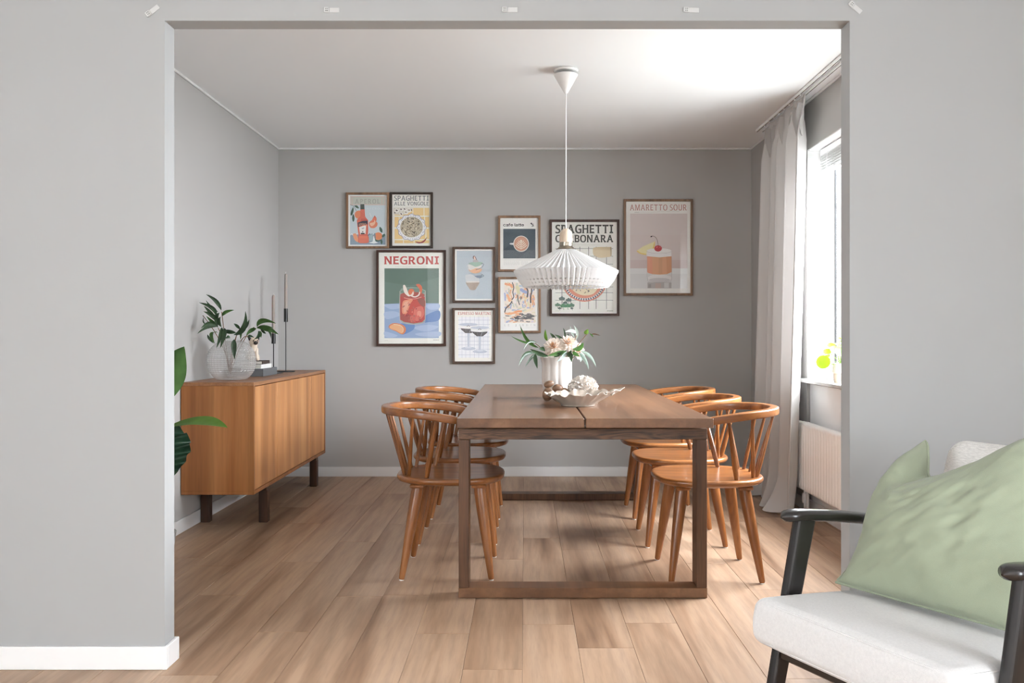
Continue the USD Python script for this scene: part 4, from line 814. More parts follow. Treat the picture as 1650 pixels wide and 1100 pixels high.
GL = json.loads('{"A":[1.069,[[[64,161,115,163,417,939,387,1002,680,1002,651,940,952,163,1004,162,1069,-2,761,-2,791,60,693,305,369,304,276,62,305,-3,0,-3],[535,753,415,426,651,423,651,441]]]],"B":[0.82,[[[2,-3,54,131,54,869,0,1002,488,1003,657,964,714,932,771,858,785,809,778,670,746,610,707,571,607,527,738,474,809,379,820,237,774,117,721,64,640,22,573,8,575,-3],[510,163,523,132,582,178,617,270,603,367,554,427,501,451,420,466,253,465,251,163],[565,644,589,731,571,811,536,850,440,881,423,837,252,837,251,579,413,576,518,601]]]],"C":[0.825,[[[0,514,18,661,70,799,141,890,229,957,335,999,465,1017,655,1010,825,956,777,847,698,847,587,888,512,899,417,878,350,843,291,787,241,706,213,615,203,517,224,336,259,252,315,178,396,126,494,101,597,108,716,139,785,139,785,22,637,-13,416,-17,296,4,215,39,120,117,49,230,14,346]]]],"D":[0.925,[[[2,4,54,138,54,869,0,1002,498,1003,587,985,724,929,781,887,876,760,911,654,925,531,907,342,883,265,833,176,770,109,643,36,572,17,575,4],[510,170,520,147,606,196,659,255,694,326,722,490,694,685,645,773,581,829,519,860,449,879,433,837,253,837,250,170]]]],"E":[0.735,[[[2,-3,54,131,54,869,0,1002,734,1003,668,837,250,837,252,581,656,577,654,466,251,464,251,163,668,163,735,-2]]]],"G":[0.902,[[[0,521,25,683,81,806,172,908,285,975,415,1010,609,1017,756,999,880,961,885,943,837,843,765,843,646,885,540,899,424,875,347,832,276,762,228,668,206,576,203,455,245,280,329,171,438,115,600,101,706,124,706,408,488,413,487,530,897,530,902,37,774,1,623,-17,398,-13,239,32,134,110,49,236,14,349]]]],"H":[0.94,[[[54,131,54,869,0,1002,304,1001,251,872,254,580,689,581,690,867,636,998,940,999,886,865,886,131,940,-2,636,-1,690,130,689,461,254,462,251,128,303,-3,1,-3]]]],"I":[0.539,[[[3,-3,66,162,173,163,174,837,66,838,0,1001,538,1003,474,838,369,837,369,163,474,162,539,-1]]]],"J":[0.482,[[[146,-147,184,-129,223,-80,237,-17,237,869,182,1001,482,1003,430,870,433,-17,412,-123,380,-181,331,-226,274,-255,207,-269,69,-269,0,-250,1,-141]]]],"L":[0.743,[[[3,-3,55,131,55,869,0,1001,303,1003,251,869,251,163,676,163,743,-1]]]],"M":[1.176,[[[469,64,240,675,240,131,295,-1,0,-1,55,131,55,869,0,1002,364,1002,334,937,586,268,842,938,812,1002,1175,1002,1121,869,1121,131,1176,-2,870,-1,926,133,929,682,694,62,724,-2,439,-3]]]],"N":[0.968,[[[54,131,54,869,0,1002,321,1002,298,957,732,283,729,867,674,1001,968,1002,914,869,914,131,968,-2,640,-2,665,48,236,717,239,133,294,-1,1,-3]]]],"O":[0.993,[[[0,517,11,637,49,770,95,852,165,925,243,975,324,1003,578,1017,683,999,782,957,895,855,940,777,976,676,993,447,947,240,898,152,838,85,775,39,669,-3,415,-17,310,1,229,32,165,75,95,149,28,289],[500,101,636,136,723,220,780,367,790,548,759,709,702,808,604,878,480,899,357,860,266,769,217,643,203,480,227,318,291,195,382,125]]]],"P":[0.764,[[[2,-3,54,131,54,869,0,1002,463,1003,634,954,708,890,757,780,764,692,750,604,715,526,655,463,573,417,478,392,251,383,250,131,304,-2],[484,538,526,573,558,640,558,755,526,818,463,864,414,877,399,837,253,837,250,503,333,500]]]],"R":[0.889,[[[54,131,54,869,0,1002,474,1003,648,950,715,890,747,830,764,699,750,615,722,558,686,515,568,442,736,163,824,162,889,-2,567,-2,592,48,377,410,250,407,250,131,304,-2,1,-3],[523,584,561,672,558,766,537,815,473,864,424,876,409,837,253,837,250,523,347,521,462,541]]]],"S":[0.703,[[[0,154,74,157,249,104,366,104,455,144,486,178,507,242,496,318,447,378,180,497,109,543,53,603,21,678,14,790,28,851,64,911,166,985,272,1013,508,1010,677,960,638,847,565,847,405,896,323,892,235,836,210,758,220,696,266,636,575,492,667,407,696,340,703,241,685,160,653,103,576,36,480,-3,392,-17,219,-17,90,1,5,29]]]],"T":[0.927,[[[314,-3,366,131,365,837,67,837,0,1001,927,1002,861,837,562,837,562,131,616,-1]]]],"U":[0.947,[[[337,-5,252,15,185,54,128,110,79,198,55,311,55,869,0,1001,305,1002,250,869,257,273,289,196,338,143,384,119,399,149,538,149,552,116,603,136,659,196,698,309,698,865,643,998,947,999,893,863,890,283,851,159,774,64,700,18,604,-17,334,-17]]]],"V":[1.017,[[[354,-3,385,66,110,837,65,838,0,1002,312,1002,280,933,509,278,738,935,706,1002,1017,1003,953,838,906,837,630,64,661,-2]]]]}')
# ---------------------------------------------------------------- framed posters on the back wall
# letter outlines (flared capitals), in thousandths of the capital height
PYF = YB - 0.020                                # the plane the pictures were measured in
def glyph(ch):
    w, ps = GL[ch]
    return w, unary_union([Polygon(np.array(p[0]).reshape(-1, 2) / 1000.0, [np.array(h).reshape(-1, 2) / 1000.0 for h in p[1:]]).buffer(0) for p in ps])
class Print:
    """flat print: painter's order of coloured shapes, cut so that none overlap"""
    def __init__(s, ox, oy, sc, gain): s.o, s.items, s.gain = (ox, oy, sc), [], gain
    def m(s, p):
        p = np.atleast_2d(np.asarray(p, float)); px, py = s.o[0] + p[:, 0] / s.o[2], s.o[1] + p[:, 1] / s.o[2]
        return np.column_stack([(px - 845.5) * PYF / FPX, EYE - (py - 539.5) * PYF / FPX])
    def add(s, g, c): s.items.append((g.buffer(0), c)); return s
    def poly(s, pts, c, smooth=False): return s.add(Polygon(s.m(spline(pts, 6, True) if smooth else pts)), c)
    def rect(s, x0, y0, x1, y1, c): return s.poly([(x0, y0), (x1, y0), (x1, y1), (x0, y1)], c)
    def ell(s, cx, cy, rx, ry, c, rot=0, a0=0, a1=360, n=28):
        a = np.radians(np.linspace(a0, a1, n, endpoint=(a1 - a0) < 360)); q = np.column_stack([rx * np.cos(a), ry * np.sin(a)]); r = math.radians(rot)
        q = q @ np.array([[math.cos(r), math.sin(r)], [-math.sin(r), math.cos(r)]]); return s.poly(q + (cx, cy), c)
    def line(s, pts, w, c, smooth=True):
        p = spline(pts, 6) if smooth and len(pts) > 2 else np.asarray(pts, float)
        return s.add(LineString(s.m(p)).buffer(w / s.o[2] * PYF / FPX / 2, cap_style='flat' if not smooth else 'round'), c)
    def text(s, txt, x0, yb, x1, cap, c, gap=0.16, thin=0.0):
        gs = [(None if ch == ' ' else glyph(ch)) for ch in txt]; tot = sum(0.42 if g is None else g[0] + gap for g in gs) - gap
        k = (x1 - x0) / tot; x = 0
        for g in gs:
            if g is None: x += 0.42; continue
            q = g[1].buffer(-thin, join_style='mitre') if thin else g[1]
            a = affinity.affine_transform(q, [k, 0, 0, -cap, x0 + x * k, yb])
            for pg in getattr(a, 'geoms', [a]):
                s.add(Polygon(s.m(pg.exterior.coords), [s.m(h.coords) for h in pg.interiors]), c)
            x += g[0] + gap
        return s
    def mesh(s, paper):
        top = None; V, F, C = [], [], []; n = 0; todo = []
        for g, c in reversed(s.items):
            q = g.intersection(paper)
            if top is not None: q = q.difference(top)
            todo.append((q, c)); top = g if top is None else top.union(g)
        todo.append((paper if top is None else paper.difference(top), tuple(np.array(s.base) * 0.55 + np.array((238, 238, 235)) * 0.45)))
        for q, c in todo:
            col = np.array(lin(np.array(c) * 0.92 + np.array((206, 206, 202)) * 0.08)); col = col * min(s.gain, 0.92 / col.max()); lum = col @ (0.3, 0.59, 0.11); col = tuple(lum + 0.85 * (col - lum))
            for pg in getattr(q, 'geoms', [q]):
                if pg.geom_type != 'Polygon' or pg.area < 2e-7: continue
                v, f = trimesh.creation.triangulate_polygon(pg, engine='earcut')
                V.append(np.column_stack([v[:, 0], np.zeros(len(v)), v[:, 1]])); F.append(np.asarray(f)[:, ::-1] + n if False else np.asarray(f) + n); C.append(np.tile(col, (len(v), 1))); n += len(v)
        return np.vstack(V), np.vstack(F), np.vstack(C)
def poster(label, crop, outer, fw, wood_name, base, draw, gain=1.24, depth=0.026):
    P = Print(*crop, gain); P.base = base; draw(P)
    (x0, z1), (x1, z0) = P.m([outer[:2], outer[2:]]); cx, cz = (x0 + x1) / 2, (z0 + z1) / 2; hw, hh = (x1 - x0) / 2, (z1 - z0) / 2
    t = thing('framed_poster', label, 'picture', (cx, YB, cz))
    y0, y1 = -depth, -0.001
    bars = []
    for a in range(4):                                            # mitred frame
        def q(px, pz): return [(px, pz), (-pz, px), (-px, -pz), (pz, -px)][a]
        A, B = (hw, hh) if a % 2 == 0 else (hh, hw)
        o = [(-A, -B), (A, -B), (A - fw, -B + fw), (-A + fw, -B + fw)]; c = 0.0015
        ring = lambda d, y: np.array([(*q(px, pz), y) for px, pz in [(-A + d, -B + d), (A - d, -B + d), (A - fw + d, -B + fw - d), (-A + fw - d, -B + fw - d)]])[:, [0, 2, 1]]
        bars.append(loft([ring(0, y1), ring(0, y0 + c), ring(c, y0)]))
    for b in bars: b.fix_normals()
    obj('frame', bars, wood_name, t, smooth=False)
    pap = sbox(cx - hw + fw - 0.002, cz - hh + fw - 0.002, cx + hw - fw + 0.002, cz + hh - fw + 0.002)
    v, f, c = P.mesh(pap); v = v - (cx, 0, cz); v[:, 1] = -0.0125
    obj('print', T(v, f), 'printed_paper', t, col=c)
    obj('backing', cbox(-hw + 0.006, hw - 0.006, -0.0115, -0.003, -hh + 0.006, hh - 0.006, 0.001), 'backing_board', t)
    obj('glass', bx(-hw + fw - 0.002, hw - fw + 0.002, -0.0175, -0.0155, -hh + fw - 0.002, hh - fw + 0.002), 'picture_glass', t)
    return t
INK = (52, 48, 46)
def scribble(P, x0, x1, y, c, w=1.6, seg=7, seed=0):              # lines of print too small to read
    r = random.Random(seed); x = x0
    while x < x1:
        l = r.uniform(2, 5) * seg / 3; P.line([(x, y), (min(x + l, x1), y)], w, c, False); x += l + seg * 0.35
# 1 aperitif bottle
def art1(P):
    P.rect(138, 150, 706, 940, (186, 199, 204)); P.rect(142, 158, 702, 300, (206, 168, 156)); P.rect(150, 170, 694, 290, (178, 182, 170))
    P.rect(172, 176, 180, 288, (206, 168, 156)); P.rect(646, 176, 654, 288, (206, 168, 156))
    P.text('APEROL', 216, 276, 620, 72, (150, 152, 142), 0.3)
    P.poly([(140, 775), (706, 775), (706, 940), (140, 940)], (126, 146, 164))
    P.line([(148, 782), (165, 762), (182, 785), (205, 758), (225, 785), (250, 762)], 9, (236, 238, 238)); P.line([(430, 790), (455, 762), (470, 790), (492, 760)], 9, (70, 84, 110)); P.line([(640, 790), (665, 760), (690, 785), (702, 762)], 9, (236, 238, 238))
    P.poly([(440, 908), (500, 890), (515, 800), (530, 800), (545, 885), (590, 908), (520, 922)], (224, 232, 232))
    P.poly([(440, 790), (500, 770), (505, 840), (490, 880), (445, 880)], (142, 170, 176))
    P.line([(140, 295), (190, 318), (240, 395)], 5, (62, 60, 48)); P.line([(185, 316), (240, 310)], 4, (62, 60, 48))
    for q in ([(185, 335), (195, 390), (175, 450), (150, 468), (148, 420)], [(185, 445), (208, 490), (205, 545), (185, 568), (170, 510)], [(208, 312), (250, 308), (282, 350), (245, 348)]): P.poly(q, (48, 80, 62), True)
    P.poly([(185, 770), (230, 760), (262, 820), (270, 880), (250, 895), (205, 850)], (226, 140, 88), True)
    P.ell(280, 455, 70, 66, (221, 122, 70)); P.poly([(300, 400), (345, 420), (350, 480), (330, 515), (300, 515), (310, 460)], (198, 92, 64), True)
    P.poly([(303, 365), (372, 365), (380, 480), (395, 505), (428, 545), (430, 700), (424, 780), (440, 830), (440, 900), (400, 915), (300, 915), (266, 900), (266, 830), (272, 780), (256, 640), (246, 545), (275, 505), (303, 480)], (212, 92, 66))
    P.poly([(320, 520), (400, 520), (424, 560), (420, 620), (360, 560), (290, 600)], (196, 74, 58)); P.rect(282, 800, 420, 838, (226, 110, 74)); P.poly([(270, 840), (436, 840), (432, 900), (290, 905)], (218, 104, 74))
    P.poly([(302, 288), (366, 286), (371, 368), (303, 370)], (52, 62, 54))
    P.poly([(258, 585), (340, 556), (418, 552), (420, 610), (345, 622), (268, 655)], (50, 48, 62))
    g = Print(*P.o, 1); g.text('APEROL', 276, 640, 412, 46, (0, 0, 0), 0.2)
    for q, _ in g.items: P.add(affinity.rotate(q, 7, origin='center'), (232, 168, 128))
    P.poly([(282, 655), (388, 628), (396, 640), (388, 765), (300, 772)], (240, 238, 232)); P.rect(310, 750, 372, 770, (40, 40, 40))
    P.poly([(318, 672), (362, 660), (368, 676), (340, 690)], (170, 170, 176)); P.rect(330, 722, 352, 742, (120, 110, 110))
    P.poly([(440, 590), (500, 540), (545, 560), (578, 590), (570, 640), (520, 672), (462, 660)], (214, 112, 74), True); P.poly([(490, 560), (520, 490), (560, 500), (560, 555), (520, 590)], (214, 100, 66), True)
    P.poly([(455, 595), (520, 575), (530, 540), (545, 575), (525, 620), (480, 640)], (242, 190, 150), True); P.poly([(520, 500), (532, 468), (548, 486), (540, 502)], (190, 74, 54)); P.line([(455, 430), (480, 490)], 9, (214, 216, 214))
    P.ell(592, 802, 68, 62, (222, 124, 66)); P.poly([(540, 850), (590, 868), (650, 850), (610, 888), (555, 884)], (60, 92, 76), True); P.poly([(525, 760), (545, 750), (552, 850), (535, 850)], (100, 130, 140))
    for q in ([(618, 650), (655, 690), (655, 745), (620, 720), (610, 680)], [(650, 800), (690, 760), (700, 790), (668, 820)], [(640, 850), (662, 890), (645, 935), (628, 890)]): P.poly(q, (46, 82, 66), True)
    P.text('APEROL', 400, 372, 660, 30, (200, 208, 212), 0.3)
poster('narrow brown-framed poster of an orange aperitif bottle with oranges, top left of the wall', (550, 300, 10), (75, 100, 772, 1000), 0.0165, 'frame_oak', (228, 230, 226), art1)
# 2 clam spaghetti
def art2(P):
    C = (104, 110, 112)
    P.text('SPAGHETTI', 848, 228, 1406, 78, C, 0.13); P.text('ALLE VONGOLE', 848, 306, 1406, 60, C, 0.13)
    scribble(P, 858, 1400, 334, (176, 176, 168), 3, 18, 1)
    for k, (a, b) in enumerate(((346, 470), (490, 660), (682, 850), (866, 915))):
        xs = [[850, 1150, 1330, 1420], [850, 930, 1340, 1420], [850, 990, 1360, 1420], [850, 1000, 1170, 1420]][k]
        for u, v in zip(xs[:-1], xs[1:]): P.rect(u + 6, a, v - 6, b, [(226, 192, 118), (222, 186, 110)][k % 2])
    P.poly([(840, 345), (1150, 345), (1120, 410), (980, 462), (840, 450)], (206, 200, 184))
    for cx, cy, r in ((890, 390, 38), (960, 375, 34), (1020, 370, 30), (1090, 385, 40), (960, 440, 30), (1040, 420, 36)):
        P.ell(cx, cy, r, r * 0.8, (232, 228, 220), 20); P.ell(cx - 3, cy - 4, r * .55, r * .4, (176, 164, 150), 15)
    for cx, cy in ((892, 388), (962, 366), (1015, 362), (860, 425), (965, 448), (1128, 380)): P.ell(cx, cy, 13, 8, (66, 54, 52), 40)
    sc = [(1130 + (232 + 9 * math.cos(12 * a)) * math.cos(a), 660 + (214 + 9 * math.cos(12 * a)) * math.sin(a)) for a in np.linspace(0, 2 * math.pi, 120, endpoint=False)]
    P.poly(sc, (122, 124, 158)); P.poly([(1130 + (x - 1130) * .965, 660 + (y - 660) * .965) for x, y in sc], (230, 230, 232))
    r = random.Random(3)
    for k in range(34):
        a = k * 2 * math.pi / 34 + r.uniform(-.08, .08); P.ell(1130 + 206 * math.cos(a), 660 + 188 * math.sin(a), 9, 5, [(132, 120, 160), (168, 148, 170), (110, 116, 150)][k % 3], r.uniform(0, 180), n=8)
    P.ell(1130, 655, 182, 166, (176, 164, 138))
    for k in range(150):
        a, d = r.uniform(0, 6.28), math.sqrt(r.random()) * 158
        P.ell(1130 + d * math.cos(a) * 1.08, 655 + d * math.sin(a), r.uniform(10, 24), r.uniform(4, 9), r.choice([(120, 104, 82), (90, 78, 62), (210, 198, 170), (196, 182, 150), (70, 60, 50), (150, 136, 108)]), r.uniform(0, 180), n=9)
    P.poly([(1200, 890), (1270, 898), (1330, 865), (1358, 838), (1362, 858), (1320, 905), (1250, 918), (1205, 905)], (146, 52, 46), True); P.line([(1355, 846), (1378, 822)], 7, (60, 70, 50))
poster('small dark-framed poster of a round plate of clam spaghetti on yellow tiles', (550, 300, 10), (783, 96, 1474, 996), 0.0165, 'frame_dark', (222, 218, 204), art2)
# 3 negroni
def art3(P):
    P.text('NEGRONI', 122, 196, 692, 80, (188, 62, 56), 0.15, -0.014)
    scribble(P, 236, 565, 221, (170, 168, 160), 2.2, 9, 2)
    P.rect(124, 240, 692, 968, (96, 122, 110)); P.poly([(124, 240), (692, 240), (692, 330), (400, 420), (124, 380)], (88, 114, 102), False)
    P.poly([(124, 612), (300, 604), (692, 604), (692, 968), (124, 968)], (136, 162, 200))
    for q in ([(124, 622), (250, 612), (330, 640), (200, 668)], [(124, 700), (240, 690), (290, 730), (150, 770)], [(560, 625), (690, 612), (692, 660), (600, 670)], [(430, 860), (560, 830), (690, 850), (560, 900)], [(450, 920), (692, 900), (692, 950), (520, 950)], [(130, 900), (260, 940), (200, 962), (130, 950)]): P.poly(q, (160, 180, 210), True)
    P.poly([(540, 740), (692, 680), (692, 780), (560, 805), (470, 820)], (86, 126, 186), True); P.poly([(290, 820), (430, 822), (425, 880), (340, 925), (300, 920)], (92, 132, 190), True)
    P.poly([(282, 480), (300, 450), (380, 440), (500, 446), (554, 470), (552, 770), (530, 810), (430, 828), (320, 812), (284, 780)], (140, 158, 148)); P.ell(418, 478, 132, 36, (112, 138, 124))
    P.poly([(288, 530), (340, 505), (480, 500), (545, 540), (545, 770), (520, 800), (430, 815), (330, 800), (288, 775)], (188, 62, 56))
    P.ell(416, 520, 128, 34, (176, 78, 68))
    r = random.Random(6)
    for q, c in (([(312, 600), (345, 570), (420, 568), (385, 640), (355, 712), (310, 705)], (224, 138, 100)), ([(325, 610), (350, 585), (385, 590), (365, 650), (345, 700), (325, 690)], (232, 168, 134)), ([(385, 640), (430, 570), (540, 570), (545, 640), (440, 720), (380, 720)], (200, 66, 54)),
                 ([(440, 660), (520, 640), (535, 730), (470, 790), (430, 760)], (214, 104, 88)), ([(300, 720), (400, 730), (440, 800), (340, 800), (295, 770)], (168, 72, 64)), ([(470, 560), (540, 560), (545, 640), (500, 620)], (150, 84, 72)), ([(470, 690), (505, 690), (505, 740), (470, 740)], (226, 140, 116)), ([(395, 740), (450, 735), (440, 790), (400, 800)], (206, 96, 80))): P.poly(q, c, True)
    for k in range(26): P.ell(r.uniform(310, 530), r.uniform(600, 800), r.uniform(6, 18), r.uniform(4, 9), r.choice([(214, 84, 70), (160, 54, 50), (226, 130, 110), (176, 96, 84)]), r.uniform(0, 180), n=9)
    P.line([(330, 548), (410, 560), (470, 552), (510, 540)], 6, (226, 160, 140)); P.line([(284, 480), (286, 770), (330, 812), (430, 824), (520, 810), (550, 770), (553, 480)], 4, (196, 176, 168)); P.line([(288, 478), (350, 448), (420, 440), (500, 450), (552, 478)], 4, (164, 184, 174))
    P.poly([(318, 425), (335, 412), (352, 440), (375, 500), (392, 528), (370, 530), (330, 490)], (228, 216, 204), True); P.ell(405, 486, 32, 34, (214, 104, 62)); P.poly([(412, 500), (424, 478), (430, 510), (410, 530), (398, 520)], (238, 220, 208), True)
    P.poly([(455, 412), (490, 405), (518, 440), (510, 500), (482, 510), (490, 460)], (214, 98, 58), True); P.line([(395, 522), (440, 538), (480, 520), (492, 490)], 13, (232, 220, 210))
    P.poly([(170, 840), (215, 812), (290, 820), (340, 850), (346, 895), (310, 928), (240, 895), (180, 868)], (214, 116, 62), True); P.poly([(178, 846), (225, 822), (285, 832), (322, 862), (318, 905), (300, 918), (245, 888), (190, 868)], (230, 168, 108), True); P.line([(220, 825), (285, 834), (320, 866), (316, 905)], 6, (240, 214, 178))
    scribble(P, 126, 165, 993, (170, 170, 160), 2.5, 9, 3); scribble(P, 636, 692, 987, (90, 88, 84), 5, 10, 4)
poster('large dark-framed cocktail poster headed Negroni with a red drink, left of the wall', (600, 395, 6.472), (42, 50, 766, 1050), 0.0175, 'frame_walnut', (226, 226, 210), art3)
# 4 stacked cups
def art4(P):
    P.rect(84, 74, 388, 490, (170, 182, 190))
    P.poly([(168, 340), (278, 340), (258, 392), (242, 412), (206, 412), (188, 392)], (164, 146, 130), True); P.poly([(160, 282), (276, 270), (280, 345), (166, 345), (158, 310)], (192, 196, 198)); P.poly([(166, 338), (280, 336), (276, 348), (170, 350)], (210, 204, 198))
    P.poly([(222, 262), (305, 286), (270, 310), (225, 280)], (104, 118, 138), True); P.poly([(185, 268), (300, 262), (300, 285), (240, 290)], (156, 170, 180)); P.line([(282, 310), (318, 292), (300, 278)], 5, (84, 94, 112))
    P.poly([(190, 225), (296, 225), (288, 258), (245, 270), (205, 258)], (222, 168, 122), True); P.poly([(180, 192), (300, 190), (296, 232), (250, 224), (200, 244), (186, 226)], (210, 206, 200)); P.line([(186, 196), (174, 206), (178, 226), (194, 236)], 4, (190, 190, 190))
    P.poly([(186, 184), (225, 172), (305, 172), (296, 196), (250, 212), (220, 200)], (144, 176, 158), True); P.line([(298, 184), (318, 190), (300, 218), (250, 240)], 4, (96, 100, 112))
    P.poly([(226, 170), (232, 150), (250, 146), (272, 162), (262, 172)], (172, 164, 164), True); P.ell(235, 132, 11, 15, (84, 56, 60)); P.poly([(232, 126), (246, 124), (248, 148), (236, 150)], (214, 176, 160), True); P.line([(244, 125), (256, 150)], 5, (96, 66, 66))
poster('brown-framed pale blue poster of a tilted stack of tea cups', (720, 390, 5.367), (50, 41, 418, 524), 0.0165, 'frame_brown', (228, 226, 218), art4)
# 5 espresso martini
def art5(P):
    P.text('ESPRESSO MARTINI', 95, 628, 378, 24, (176, 78, 62), 0.16)
    P.rect(100, 648, 366, 998, (226, 226, 230))
    for x in (130, 165, 202, 238, 276, 316, 354): P.line([(x, 640), (x, 1002)], 2, (168, 170, 186), False)
    for y in (674, 712, 748, 784, 820, 856, 890, 924, 975): P.line([(96, y), (376, y)], 2, (150, 154, 176), False)
    for dx, dy, k in ((186, 0, 0), (285, 28, 1)):
        y = 742 + dy
        P.poly([(dx - 10, y + 40), (dx + 10, y + 40), (dx + 8, y + 160), (dx - 8, y + 160)], (178, 184, 196)); P.ell(dx, y + 178 - 2 * k, 62, 15, (176, 182, 196)); P.ell(dx, y + 168, 30, 8, (196, 200, 210))
        P.poly([(dx - 78, y - 22), (dx + 78, y - 22), (dx + 62, y + 14), (dx + 26, y + 44), (dx - 26, y + 44), (dx - 62, y + 14)], (62, 54, 54)); P.poly([(dx - 80, y - 28), (dx + 80, y - 28), (dx + 76, y + 2), (dx, y + 8), (dx - 76, y + 2)], (220, 218, 216))
        P.ell(dx, y - 30, 80, 13, (176, 182, 196)); P.ell(dx - 10, y - 16, 5, 3, (60, 50, 48), n=8); P.ell(dx + 8, y - 16, 5, 3, (60, 50, 48), n=8); P.ell(dx - 1, y - 23, 4, 3, (60, 50, 48), n=8)
        P.line([(dx + 20, y + 10), (dx + 10, y + 36)], 7, (120, 118, 122)); P.line([(dx - 24, y + 12), (dx - 20, y + 30)], 4, (104, 98, 98))
    scribble(P, 100, 116, 1010, (190, 186, 178), 2, 5, 1); scribble(P, 356, 378, 1007, (190, 186, 178), 2, 5, 2)
poster('brown-framed poster of two coffee cocktails in stemmed glasses on a grid, lowest of the wall', (720, 390, 5.367), (49, 569, 418, 1050), 0.0165, 'frame_brown', (228, 222, 206), art5)
# 6 cafe latte
def art6(P):
    m = meshkit.text_mesh('cafe latte', 1.0, 0.01, bold=True); x0 = m.bounds[0][0]; k = 178 / (m.bounds[1][0] - x0)
    up = m.triangles[m.face_normals[:, 2] > 0.9][:, :, :2]
    g = unary_union([Polygon(q).buffer(1e-4) for q in up])
    for pg in getattr(g, 'geoms', [g]):
        tr = lambda r: P.m([(86 + (x - x0) * k, 130 - y * 25) for x, y in r.coords])
        P.add(Polygon(tr(pg.exterior), [tr(h) for h in pg.interiors]), (34, 32, 30))
    P.poly([(318, 104), (332, 98), (336, 108), (328, 114)], INK); P.line([(330, 110), (342, 122), (348, 128)], 6, INK); P.poly([(330, 128), (342, 126), (338, 136)], INK); P.line([(342, 108), (346, 114)], 4, INK)
    P.rect(85, 152, 364, 408, (62, 78, 88)); P.poly([(140, 285), (190, 240), (290, 345), (220, 408), (85, 408), (85, 340)], (50, 66, 76))
    P.poly([(143, 276), (180, 274), (180, 290), (146, 288)], (214, 216, 214), True); P.ell(240, 281, 68, 70, (214, 206, 196)); P.ell(240, 281, 60, 62, (190, 128, 98)); P.ell(240, 282, 54, 56, (200, 142, 112))
    for k in range(4):
        y = 266 + 14 * k; w = 20 + 9 * k; P.line([(240 - w, y - 8 - 2 * k), (240 - w * .5, y + 6), (240, y + 12), (240 + w * .5, y + 6), (240 + w, y - 8 - 2 * k)], 6.5, (240, 226, 206))
    P.poly([(240, 246), (250, 256), (240, 270), (230, 256)], (240, 226, 206), True); P.line([(240, 250), (240, 330)], 4, (240, 226, 206))
    P.rect(85, 418, 364, 424, (206, 206, 200))
    for y in (434, 443, 452, 461): scribble(P, 88, 226, y, (200, 200, 196), 4, 12, y); scribble(P, 240, 298, y, (204, 204, 200), 4, 12, y + 1)
    P.rect(310, 456, 318, 466, INK); scribble(P, 205, 260, 478, (200, 200, 196), 2, 8, 5)
poster('oak-framed poster headed cafe latte, a coffee cup on a dark square', (795, 340, 5.365), (40, 39, 407, 523), 0.0165, 'frame_oak', (224, 222, 214), art6)
# 7 le jardin: loose brush marks
def art7(P):
    P.rect(94, 616, 364, 966, (224, 210, 196)); r = random.Random(12)
    pal = [(214, 164, 120), (226, 190, 150), (182, 190, 176), (206, 196, 206), (230, 220, 206), (156, 168, 200), (214, 206, 168), (196, 190, 178), (222, 154, 98)]
    def dab(x, y, l, w, a, c):
        dx, dy = l * math.cos(a) / 2, l * math.sin(a) / 2; P.add(LineString(P.m([(x - dx, y - dy), (x + r.uniform(-4, 4), y + r.uniform(-4, 4)), (x + dx, y + dy)])).buffer(w / P.o[2] * PYF / FPX / 2, quad_segs=3), c)
    for k in range(120):
        x, y = r.uniform(102, 356), r.uniform(624, 960); dab(x, y, r.uniform(10, 42), r.uniform(8, 16), (math.pi / 2 + r.uniform(-.6, .6)) if y < 830 else r.uniform(-.35, .2), r.choice(pal))
    for x, y, l, w, a, c in [(130, 634, 50, 18, .2, (226, 140, 82)), (150, 642, 40, 14, .9, (232, 150, 92)), (130, 750, 50, 20, 1.2, (224, 150, 92)), (210, 680, 50, 26, 1.3, (204, 196, 148)), (262, 690, 46, 26, .5, (138, 154, 198)), (248, 650, 40, 18, .2, (164, 180, 190)), (165, 880, 60, 16, -.1, (226, 150, 88)), (215, 868, 50, 18, -.1, (226, 134, 66)), (335, 780, 60, 12, 1.4, (226, 160, 100)), (100, 740, 60, 12, 1.5, (148, 160, 204)), (180, 760, 60, 20, 1.3, (232, 222, 220)), (300, 860, 60, 16, -.3, (230, 214, 180)), (270, 740, 40, 14, .6, (232, 196, 140))]: dab(x, y, l, w, a, c)
    for p, w in (([(164, 618), (176, 660), (168, 700), (176, 740), (160, 764)], 8), ([(160, 780), (140, 810), (110, 838), (98, 872)], 10), ([(208, 728), (214, 770), (226, 808)], 8), ([(268, 620), (284, 660), (298, 690), (292, 740)], 12), ([(326, 630), (330, 690), (322, 740), (322, 790)], 11), ([(356, 630), (352, 680)], 9), ([(240, 742), (238, 758)], 10), ([(155, 785), (165, 795)], 7)): P.line(p, w, (58, 56, 58))
    for k in range(26): dab(r.uniform(195, 355), r.uniform(888, 935), r.uniform(14, 34), r.uniform(8, 15), r.uniform(-.3, .3), r.choice([(54, 52, 56), (66, 64, 66), (90, 86, 86)]))
    for x, y in ((200, 948), (245, 950), (300, 955), (120, 905), (160, 930)): dab(x, y, 26, 10, .1, (120, 116, 112))
    for ch, x in zip('LEJARDIN', (94, 126, 186, 222, 250, 285, 324, 350)): P.text(ch, x, 994, x + (5 if ch == 'I' else 13), 17, (150, 146, 142), 0.1, 0.035)
    scribble(P, 285, 364, 1008, (206, 206, 198), 3, 9, 9)
poster('oak-framed abstract poster of orange and black brush marks, under the latte poster', (795, 340, 5.365), (41, 569, 410, 1052), 0.0165, 'frame_oak', (234, 232, 226), art7)
